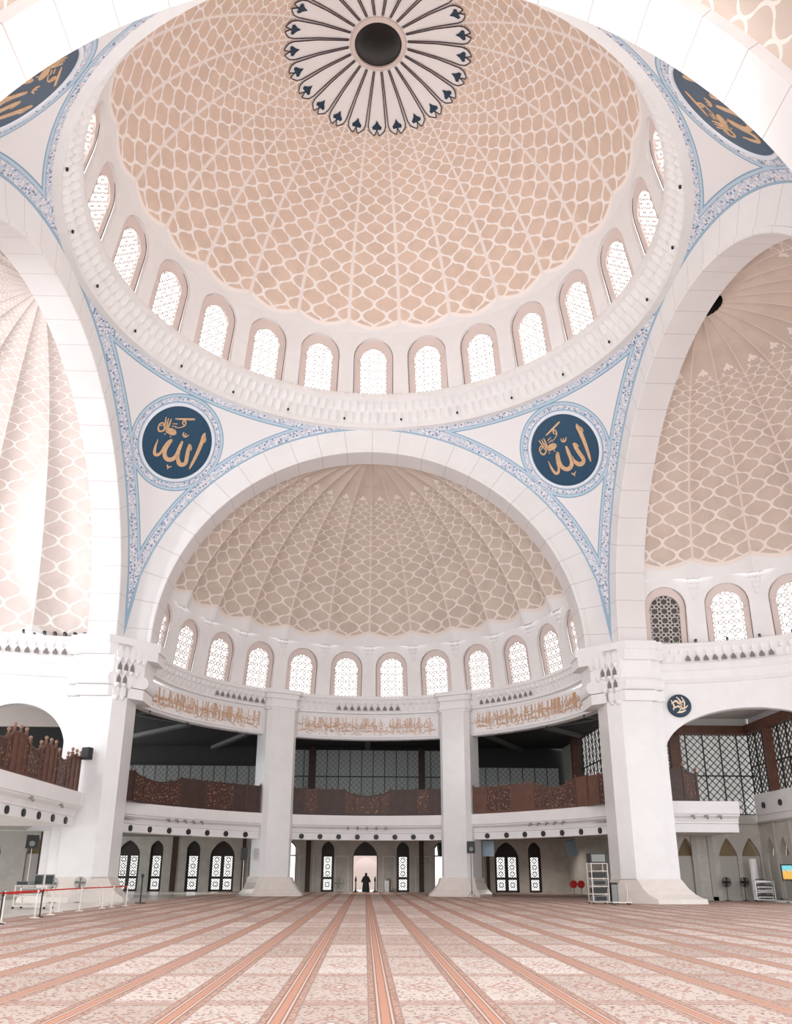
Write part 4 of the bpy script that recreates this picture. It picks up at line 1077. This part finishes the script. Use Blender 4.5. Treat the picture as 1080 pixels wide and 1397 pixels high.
# ------------------------------------------------------------------ barrier posts and red belts
def stanchion(x,y,h,mat,label,group=None):
    r=empty('barrier_post',(x,y,.005),0,label,'barrier post',group)
    MB().lathe([(.0,0),(.17,0),(.17,.02),(.05,.05),(.0,.05)],20,cap=False).build('base',M['black' if mat=='black' else 'cream'],r,smooth=40)
    MB().lathe([(.028,.04),(.028,h-.12)],12).build('post',M[mat],r,smooth=40)
    MB().lathe([(.04,h-.14),(.045,h-.12),(.045,h-.02),(.03,h)],12).build('belt_head',M['black' if mat=='black' else mat],r,smooth=40)
    return r
PX_=[(-11.6,-7.6,'black','black barrier post nearest the photographer at the left edge'),(-11.75,-7.1,'cream','cream barrier post beside the nearest black one'),(-12.0,-3.6,'chrome','steel barrier post where the double red belt ends'),
 (-12.05,-3.0,'black','black barrier post just behind the steel one'),(-12.3,-1.2,'cream','cream barrier post third along the single red belt'),(-12.9,1.4,'cream','cream barrier post behind the belt line near the trolley'),
 (-12.3,2.2,'cream','cream barrier post in the middle of the red belt line'),(-12.3,5.4,'cream','cream barrier post fifth along the belt line'),(-12.2,6.6,'cream','cream barrier post at the bend of the belt line'),
 (-12.0,8.3,'cream','cream barrier post last along the red belt line'),(-13.4,8.6,'cream','cream barrier post set back near the left pier')]
for x,y,m_,l in PX_: stanchion(x,y,.97,m_,l)
def belt(a,b,label,w=.05,sag=.0,z=.93):
    m=MB(); n=8
    A=Vector((*a,z));Bv=Vector((*b,z))
    m.grid(lambda i,j:(A.lerp(Bv,i/n)+Vector((0,0,-sag*4*(i/n)*(1-i/n)+(j-.5)*w)),),n,1)
    o=m.build('red_belt',M['red']); mod=o.modifiers.new('thick','SOLIDIFY');mod.thickness=.006
    return tag(o,label,'barrier belt')
belt((-11.6,-7.6),(-12.0,-3.6),'red barrier belt between the nearest black post and the steel post',w=.06)
belt((-11.75,-7.1),(-12.05,-3.0),'second red barrier belt running just behind the nearest one',w=.06,z=.9)
belt((-11.0,-12.),(-11.6,-7.6),'red barrier belt leaving the picture at the left edge',w=.06)
belt((-12.0,-3.6),(-12.3,2.2),'red barrier belt stretched from the steel post past the trolley')
belt((-12.3,2.2),(-12.2,6.6),'red barrier belt in the middle of the line')
belt((-12.2,6.6),(-12.0,8.3),'short red barrier belt at the far end of the line')
stanchion(-11.0,-12.,.97,'black','black barrier post outside the left edge')
# tall black microphone-like stand at the end
r=empty('floor_stand',(-12.35,12.4,.005),0,'tall thin black stand at the far end of the barrier line','stand')
MB().lathe([(0,0),(.3,0),(.3,.03),(.04,.06),(0,.06)],20,cap=False).build('base',M['black'],r,smooth=40)
MB().lathe([(.04,.05),(.04,1.35)],10).build('pole',M['black'],r,smooth=40); MB().box((0,0,1.42),(.12,.1,.2)).build('head',M['black'],r)
# ------------------------------------------------------------------ fans
def fan(x,y,h,rz,label,R=.24,mat='grey'):
    r=empty('pedestal_fan',(x,y,.01),rz,label,'fan')
    MB().lathe([(0,0),(.22,0),(.22,.025),(.04,.06),(.0,.06)],20,cap=False).build('base',M[mat],r,smooth=40)
    MB().lathe([(.022,.05),(.018,h)],10).build('pole',M['chrome'] if mat=='grey' else M[mat],r,smooth=40)
    hd=empty('fan_head',(0,0,h)); hd.parent=r
    mo=MB().lathe([(0,-.02),(.07,0),(.08,.12),(.04,.2),(0,.2)],14,cap=False).build('motor',M[mat],r,smooth=40,xf=Matrix.Translation((0,.02,h))@Matrix.Rotation(-pi/2,4,'X'))
    bpy.data.objects.remove(hd)
    c=MB()
    for y_,rr in ((-.14,R),(-.14,R*.6),(-.02,R),(-.2,R*.35),(-.08,R*1.03)):
        c.tube([(rr*cos(2*pi*k/24),y_,h+rr*sin(2*pi*k/24)) for k in range(25)],.008,5,cap=False)
    for k in range(28):
        a=2*pi*k/28; c.tube([(.03*cos(a),-.21,h+.03*sin(a)),(R*.6*cos(a),-.17,h+R*.6*sin(a)),(R*1.02*cos(a),-.08,h+R*1.02*sin(a)),(R*.5*cos(a),.0,h+R*.5*sin(a))],.005,4)
    c.build('cage',M[mat],r)
    b=MB()
    for k in range(4):
        a=pi/2*k; b.plate([(.04,-.03),(R*.85,-.09),(R*.9,.05),(.04,.04)],lambda u,v,d,a=a:(u*cos(a)-v*sin(a),-.09+d+v*.35,h+u*sin(a)+v*cos(a)),0,.006)
    b.build('blade_rotor',M[mat],r,smooth=30)
fan(-17.2,15.2 if False else 12.6,1.0,-.3,'grey pedestal fan in front of the left pier',R=.3)
fan(-16.0,13.2,1.05,.5,'grey pedestal fan between left pier and the tall black stand',R=.3)
fan(23.6,YC-.5,1.15,.1,'dark round fan left of the first niche on the right wall',R=.3,mat='black')
fan(24.8,YC-.5,1.15,.1,'dark round fan between the two right wall niches',R=.3,mat='black')
fan(26.0,15.6,1.35,.9,'black pedestal fan right of the picture screen',R=.32,mat='black')
# ------------------------------------------------------------------ loudspeakers on stands
def speaker(x,y,h,rz,label,bw_=.42,bh=.62,tilt=.0,stand='black'):
    r=empty('loudspeaker_stand',(x,y,.01),rz,label,'loudspeaker')
    for k in range(3):
        a=2*pi*k/3+.5; MB().tube([(0,0,.45),(.32*cos(a),.32*sin(a),.02)],.016,6).build('leg',M[stand],r)
    MB().lathe([(.022,.1),(.022,h)],10).build('pole',M[stand],r,smooth=40)
    m=MB(); w=bw_/2; m.plate([(-w,0),(w,0),(w*.95,bh),(-w*.95,bh)],lambda u,v,d:(u*(1-max(d,0)*.6),d,h+v),-.2,.2)
    o=m.build('cabinet',M['black'],r,xf=Matrix.Translation((0,0,h))@Matrix.Rotation(tilt,4,'Y')@Matrix.Translation((0,0,-h)))
    MB().lathe([(0,0),(.15,.01),(.16,.03)],20,cap=False).build('driver',M['grey'],o,xf=Matrix.Translation((0,-.215,h+bh*.36))@Matrix.Rotation(pi/2,4,'X'))
speaker(-19.6,15.0,2.9,.3,'black loudspeaker on a pale stand under the left gallery',bw_=.7,bh=.75,stand='cream')
speaker(7.7,27.5,3.05,0,'black loudspeaker on a pole in front of the right apse column',bw_=.62,bh=.85)
speaker(6.1,33.0,3.0,.35,'tilted black loudspeaker beside the right apse column',bw_=.75,bh=1.0,tilt=-.12)
# ------------------------------------------------------------------ trolleys, racks, screens
def trolley(name,x,y,rz,label,w=1.2,d=.6,h=1.1,shelves=3,mat='cream',boxes=((0,.35,.5,.35),(1,-.3,.45,.3),(2,.2,.5,.3)),cat='trolley'):
    r=empty(name,(x,y,.01),rz,label,cat)
    for sx in (-1,1):
        for sy in (-1,1): MB().bar((sx*w/2,sy*d/2,.08),(sx*w/2,sy*d/2,h),.04).build('leg',M[mat],r)
    for k in range(shelves):
        z=.12+(h-.14)*k/(shelves-1); MB().box((0,0,z),(w,d,.035)).build('shelf',M[mat],r)
    for sx in (-1,1):
        for sy in (-1,1): MB().lathe([(.0,-.05),(.05,-.03),(.05,.03),(0,.05)],10,cap=False).build('wheel',M['black'],r,xf=Matrix.Translation((sx*w/2,sy*d/2,.05))@Matrix.Rotation(pi/2,4,'X'))
    return r,h,shelves
def boxthing(name,loc,dim,rz,mat,label,cat,front='grey'):
    r=empty(name,loc,rz,label,cat)
    MB().box((0,0,dim[2]/2),dim).build('case',M[mat],r)
    MB().box((0,-dim[1]/2-.008,dim[2]/2),(dim[0]*.84,.016,dim[2]*.8)).build('front',M[front],r)
trolley('equipment_trolley',-15.2,4.6,-.15,'cream trolley of sound equipment behind the red belts near the left pier',w=1.5,d=.7,h=1.0)
boxthing('mixing_desk',(-15.65,4.55,1.03),(.6,.5,.16),-.15,'grey','grey mixing desk on top of the cream trolley','mixer','black')
boxthing('monitor',(-15.1,4.7,1.03),(.42,.06,.46),-.15,'grey','left dark screen standing on the cream trolley','monitor','black')
boxthing('monitor',(-14.62,4.7,1.03),(.42,.06,.46),-.15,'grey','right dark screen standing on the cream trolley','monitor','black')
boxthing('amplifier',(-15.2,4.55,.62),(1.1,.5,.3),-.15,'cream','pale amplifier on the middle trolley shelf','amplifier','grey')
trolley('equipment_rack',13.2,13.4,.1,'tall cream equipment rack standing against the right pier',w=.95,d=.7,h=2.2,shelves=6)
for k,z in enumerate((.18,.6,1.02,1.44)):
    boxthing('amplifier',(13.2,13.4,z),(.8,.55,.26),.1,'black' if k%2 else 'grey','%s device in the cream rack by the right pier'%('lowest grey','second black','third grey','upper black')[k],'amplifier','black')
boxthing('stage_loudspeaker',(13.2,13.4,2.23),(.95,.6,.5),.1,'black','wide black loudspeaker on top of the cream rack by the right pier','loudspeaker','grey')
boxthing('floor_loudspeaker',(14.0,13.3,.01),(.4,.45,1.15),.1,'black','black floor loudspeaker between cream rack and right pier','loudspeaker','grey')
r=empty('low_trolley',(14.1,12.3,.01),.1,'low white platform trolley with upright handle at the right pier','trolley')
MB().box((0,0,.12),(1.1,.5,.06)).build('platform',M['cream'],r)
for sx in (-.45,.45):
    for sy in (-.18,.18): MB().lathe([(0,-.03),(.05,-.02),(.05,.02),(0,.03)],10,cap=False).build('wheel',M['black'],r,xf=Matrix.Translation((sx,sy,.045))@Matrix.Rotation(pi/2,4,'X')); 
h=MB(); h.tube([(.5,-.2,.12),(.5,-.2,1.1),(.5,.2,1.1),(.5,.2,.12)],.02,6); h.build('handle',M['cream'],r)
# chair rack on right
r,_,_=trolley('chair_rack',25.2,18.6,-.2,'steel rack of folded black chairs in front of the second right niche',w=1.1,d=.5,h=1.25,shelves=3,mat='chrome',cat='rack')
for k in range(4):
    q=empty('folded_chair',(25.2,18.6,.25+k*.3),-.2,('lowest','second','third','topmost')[k]+' folded black chair on the steel rack at the right','chair',None)
    MB().box((0,-.02,.1),(.95,.36,.1)).build('seat',M['black'],q); MB().box((-.2,-.05,.2),(.5,.3,.05)).build('backrest',M['black'],q); MB().bar((-.45,-.2,.04),(.45,-.2,.04),.04).build('frame',M['chrome'],q)
trolley('supply_rack',26.0,14.0,-.5,'white rack at the right edge of the picture',w=.9,d=.5,h=1.3,shelves=3)
boxthing('supply_box',(26.0,14.0,.72),(.6,.4,.3),-.5,'black','black box on the middle shelf of the white rack at the right edge','box','grey')
boxthing('supply_box',(26.0,14.0,1.35),(.55,.4,.28),-.5,'cream','pale box on top of the white rack at the right edge','box','grey')
r=empty('picture_screen',(25.9,16.6,.01),-.25,'upright screen with a colourful picture on a black stand at the right','screen')
MB().box((0,0,.03),(.6,.45,.05)).build('base',M['black'],r); MB().bar((.25,.0,.05),(.15,.0,1.5),.08).build('pole',M['black'],r)
s_=MB().box((-.05,-.06,1.75),(.72,.07,.95)).build('housing',M['black'],r); MB().box((-.05,-.1,1.75),(.58,.012,.8)).build('display',M['picture'],s_,xf=None)
# white upright roll
r=empty('white_screen_roll',(25.3,19.9,.01),0,'tall white cylinder standing between the two right niches','cylinder')
MB().lathe([(.3,0),(.3,.05),(.24,.06),(.24,2.55),(.2,2.6),(0,2.6)],24,cap=False).build('body',M['white'],r,smooth=40); MB().lathe([(.31,0),(.31,.05)],20).build('foot',M['grey'],r)
# blue boards and small things by the back wall
r=empty('hanging_board',(9.55,31.2,2.9),-.5,'pale blue board hanging beside the right apse column','board')
MB().box((0,0,.6),(.95,.06,1.15)).build('board',M['blueboard'],r); MB().box((0,0,1.2),(1.0,.08,.06)).build('rail',M['grey'],r)
r=empty('hanging_board',(17.4,36.,3.1),.35,'pale blue tilted board under the right gallery','board')
MB().box((0,0,.6),(.95,.06,1.3)).build('board',M['blueboard'],r,xf=Matrix.Rotation(-.2,4,'Y')); MB().box((.0,0,1.28),(1.0,.08,.06)).build('rail',M['grey'],r,xf=Matrix.Rotation(-.2,4,'Y'))
for x,l in ((16.55,'left'),(17.15,'right')):
    r=empty('red_fan',(x,33.,.01),0,'%s one of two small red round fans by the right wall'%l,'fan')
    MB().lathe([(0,0),(.2,0),(.2,.03),(.04,.06),(0,.06)],16,cap=False).build('base',M['grey'],r); MB().lathe([(.03,.05),(.03,.7)],8).build('pole',M['grey'],r)
    MB().lathe([(0,-.1),(.24,-.07),(.3,0),(.24,.07),(0,.1)],20,cap=False).build('head',M['red'],r,smooth=40,xf=Matrix.Translation((0,0,.86))@Matrix.Rotation(pi/2,4,'X'))
r=empty('waste_bin',(2.05,44.6,.01),0,'pale metal bin to the right of the open portal','bin')
MB().lathe([(.0,.02),(.28,0),(.3,1.0),(.32,1.02),(.3,1.05)],20,cap=False).build('body',M['chrome'],r,smooth=40); MB().lathe([(.3,1.05),(.2,1.2),(.05,1.28),(0,1.28)],20,cap=False).build('lid',M['grey'],r,smooth=40)
fan(-2.5,44.5,.75,0,'green-grey floor fan left of the open portal',R=.5,mat='grey')
for x,l in ((-.95,'left'),(.85,'right')):
    r=empty('portal_post',(x,45.3,.01),0,'short dark post at the %s of the open portal'%l,'post')
    MB().lathe([(0,0),(.2,0),(.22,.06),(.1,.12),(.06,.3),(.05,.9),(.09,.95),(.1,1.1),(.04,1.35),(0,1.4)],14,cap=False).build('body',M['black'],r,smooth=40)
r,_,_=trolley('seat_trolley',6.7,36.,0,'pale trolley stacked with cushions behind the right apse column',w=.9,d=.5,h=1.1,shelves=3)
boxthing('cushion_stack',(6.7,36.,1.14),(.6,.45,.6),0,'grey','grey cushion stack on the pale trolley by the right apse column','cushions','cream')
boxthing('cushion_stack',(6.7,36.,.66),(.7,.45,.36),0,'black','black bundle on the middle shelf of the pale trolley','bundle','grey')
r=empty('sign_stand',(-9.4,30.5,.01),.1,'thin pale floor stand left of the left apse column','stand')
MB().lathe([(0,0),(.5,0),(.5,.05),(.06,.1),(0,.1)],20,cap=False).build('base',M['greypanel'],r,smooth=40); MB().lathe([(.04,.08),(.04,2.6)],8).build('pole',M['cream'],r); MB().box((0,0,3.0),(.5,.15,.9)).build('cabinet',M['black'],r)
# floodlights on the left and right cornice ledges
for k in range(7):
    a=rad(2.5+k*2.4); p=xfL@Vector((14.45*cos(a),14.45*sin(a),15.64))
    r=empty('floodlight',p,a,'flat dark floodlight on the ledge of the left apse cornice','floodlight','floodlights on the left apse ledge')
    MB().box((0,0,.12),(.16,.42,.2)).build('housing',M['black'],r); MB().box((0,0,.03),(.1,.5,.03)).build('yoke',M['grey'],r)
for k in range(4):
    a=rad(166-k*7.5) ; p=xfR@Vector((14.45*cos(a),14.45*sin(a),15.64))
    r=empty('floodlight',p,a,'flat dark floodlight on the ledge of the right apse cornice','floodlight','floodlights on the right apse ledge')
    MB().box((0,0,.1),(.14,.38,.16)).build('housing',M['black'],r); MB().box((0,0,.03),(.1,.44,.03)).build('yoke',M['grey'],r)
# small ceiling downlights under the lintels
for a0,a1,w in BAYS:
    for k in range(3 if w!='middle' else 2):
        a=a0+(a1-a0)*(k+.5)/(3 if w!='middle' else 2); p=xfF@Vector((15.1*cos(a),15.1*sin(a),12.0))
        tag(inst('lintel_lamp',sl,None,p,(pi,0,0)),'small pale lamp under the %s gallery lintel'%w,'lamp','lamps under the %s gallery lintel'%w)
# ------------------------------------------------------------------ person in the portal
def skin_figure(pts,edges,radii,root=0,sub=2):
    me=bpy.data.meshes.new('body');me.from_pydata(pts,edges,[]);o=bpy.data.objects.new('person',me);COL.objects.link(o)
    sk=o.modifiers.new('skin','SKIN'); 
    for i,r_ in enumerate(radii): me.skin_vertices[0].data[i].radius=(r_,r_)
    me.skin_vertices[0].data[root].use_root=True
    ss=o.modifiers.new('sub','SUBSURF');ss.levels=sub;ss.render_levels=sub
    return o
Pp=[(0,0,.88),(0,0,1.1),(0,-.01,1.32),(0,0,1.43),(0,-.01,1.5),(0,-.02,1.57),(0,-.01,1.64)]
Ep=[(0,1),(1,2),(2,3),(3,4),(4,5),(5,6)]; Rp=[.13,.12,.13,.06,.075,.09,.06]
def chain(pts,rs,frm):
    p=frm
    for q,r_ in zip(pts,rs): Pp.append(q);Rp.append(r_);Ep.append((p,len(Pp)-1));p=len(Pp)-1
    return p
for s in (-1,1):
    chain([(s*.1,0,.82),(s*.1,.0,.46),(s*.1,.03,.09),(s*.11,-.1,.04)],[.085,.055,.04,.035],0)
    w=chain([(s*.18,0,1.36),(s*.27,.0,1.12),(s*.36,-.04,.92),(s*.385,-.06,.84)],[.055,.045,.035,.03],2)
    for f in range(5):
        dx=(-.025+.0125*f); chain([(s*(.39)+dx*.4,-.07+dx*1.2,.79),(s*.395+dx*.5,-.085+dx*1.3,.75 if f in (1,2,3) else .77)],[.009,.007],w)
me=bpy.data.meshes.new('body');
per=bpy.data.objects.new('person',me)
bpy.data.objects.remove(per)
person=skin_figure(Pp,Ep,Rp); person.data.materials.append(M['skin']); person.location=(0.,44.9,.0); person.rotation_euler=(0,0,.1)
tag(person,'person in a long black cloak and headscarf standing in the open portal','person')
ab=MB()
prof=[(.36,.02),(.345,.25),(.31,.6),(.27,.9),(.245,1.1),(.235,1.28),(.2,1.38),(.1,1.44)]
ab.lathe(prof,28,cap=False,sy=.62)
for s in (-1,1): ab.tube([(s*.17,0,1.36),(s*.28,0,1.13),(s*.37,-.04,.9)],[.085,.09,.11],12)
ab.build('cloak',M['cloth'],person,smooth=60)
hs_=MB(); 
hs_.lathe([(.21,1.26),(.2,1.36),(.12,1.44),(.112,1.52),(.115,1.6),(.09,1.68),(.0,1.715)],24,cap=False,sy=.95); hs_.build('headscarf',M['cloth'],person,smooth=60)
# ------------------------------------------------------------------ light
W=bpy.data.worlds.new('World'); SC.world=W; W.use_nodes=True
bg=W.node_tree.nodes['Background']; bg.inputs[0].default_value=(.93,.97,1,1); bg.inputs[1].default_value=WORLD
def light(kind,name,loc,energy,col=(1,.95,.9),size=.3,aim=None,angle=None,blend=.6):
    L=bpy.data.lights.new(name,kind);L.energy=energy;L.color=col
    if kind!='SUN': L.shadow_soft_size=size
    if kind=='SPOT': L.spot_size=rad(angle or 100);L.spot_blend=blend
    o=bpy.data.objects.new(name,L);COL.objects.link(o);o.location=loc
    if aim is not None: o.rotation_euler=(Vector(aim)-Vector(loc)).to_track_quat('-Z','Y').to_euler()
    return o
for f in LIGHTS: light(**f)
# ------------------------------------------------------------------ camera
cam=bpy.data.cameras.new('Camera');co=bpy.data.objects.new('Camera',cam);COL.objects.link(co)
F,CX,CY,yaw,pitch,roll=1113.865,535.271,811.003,.0309156,.3310107,.0038
cam.sensor_fit='VERTICAL';cam.sensor_height=36;cam.lens=F/1397*36
cam.shift_x=(540-CX)/1397;cam.shift_y=(CY-698.5)/1397;cam.clip_end=500
cyw,syw,cp_,sp_=cos(yaw),sin(yaw),cos(pitch),sin(pitch)
rv=Vector((cyw,-syw,0));fv=Vector((syw*cp_,cyw*cp_,sp_));uv_=rv.cross(fv)
r2=cos(roll)*rv+sin(roll)*uv_;u2=-sin(roll)*rv+cos(roll)*uv_
co.matrix_world=Matrix.Translation((-.118,-35.652,1.518))@Matrix((r2,u2,-fv)).transposed().to_4x4()
SC.camera=co
vs=SC.view_settings;vs.view_transform='Standard';vs.look='None';vs.exposure=EXPO;vs.gamma=1;vs.use_curve_mapping=False
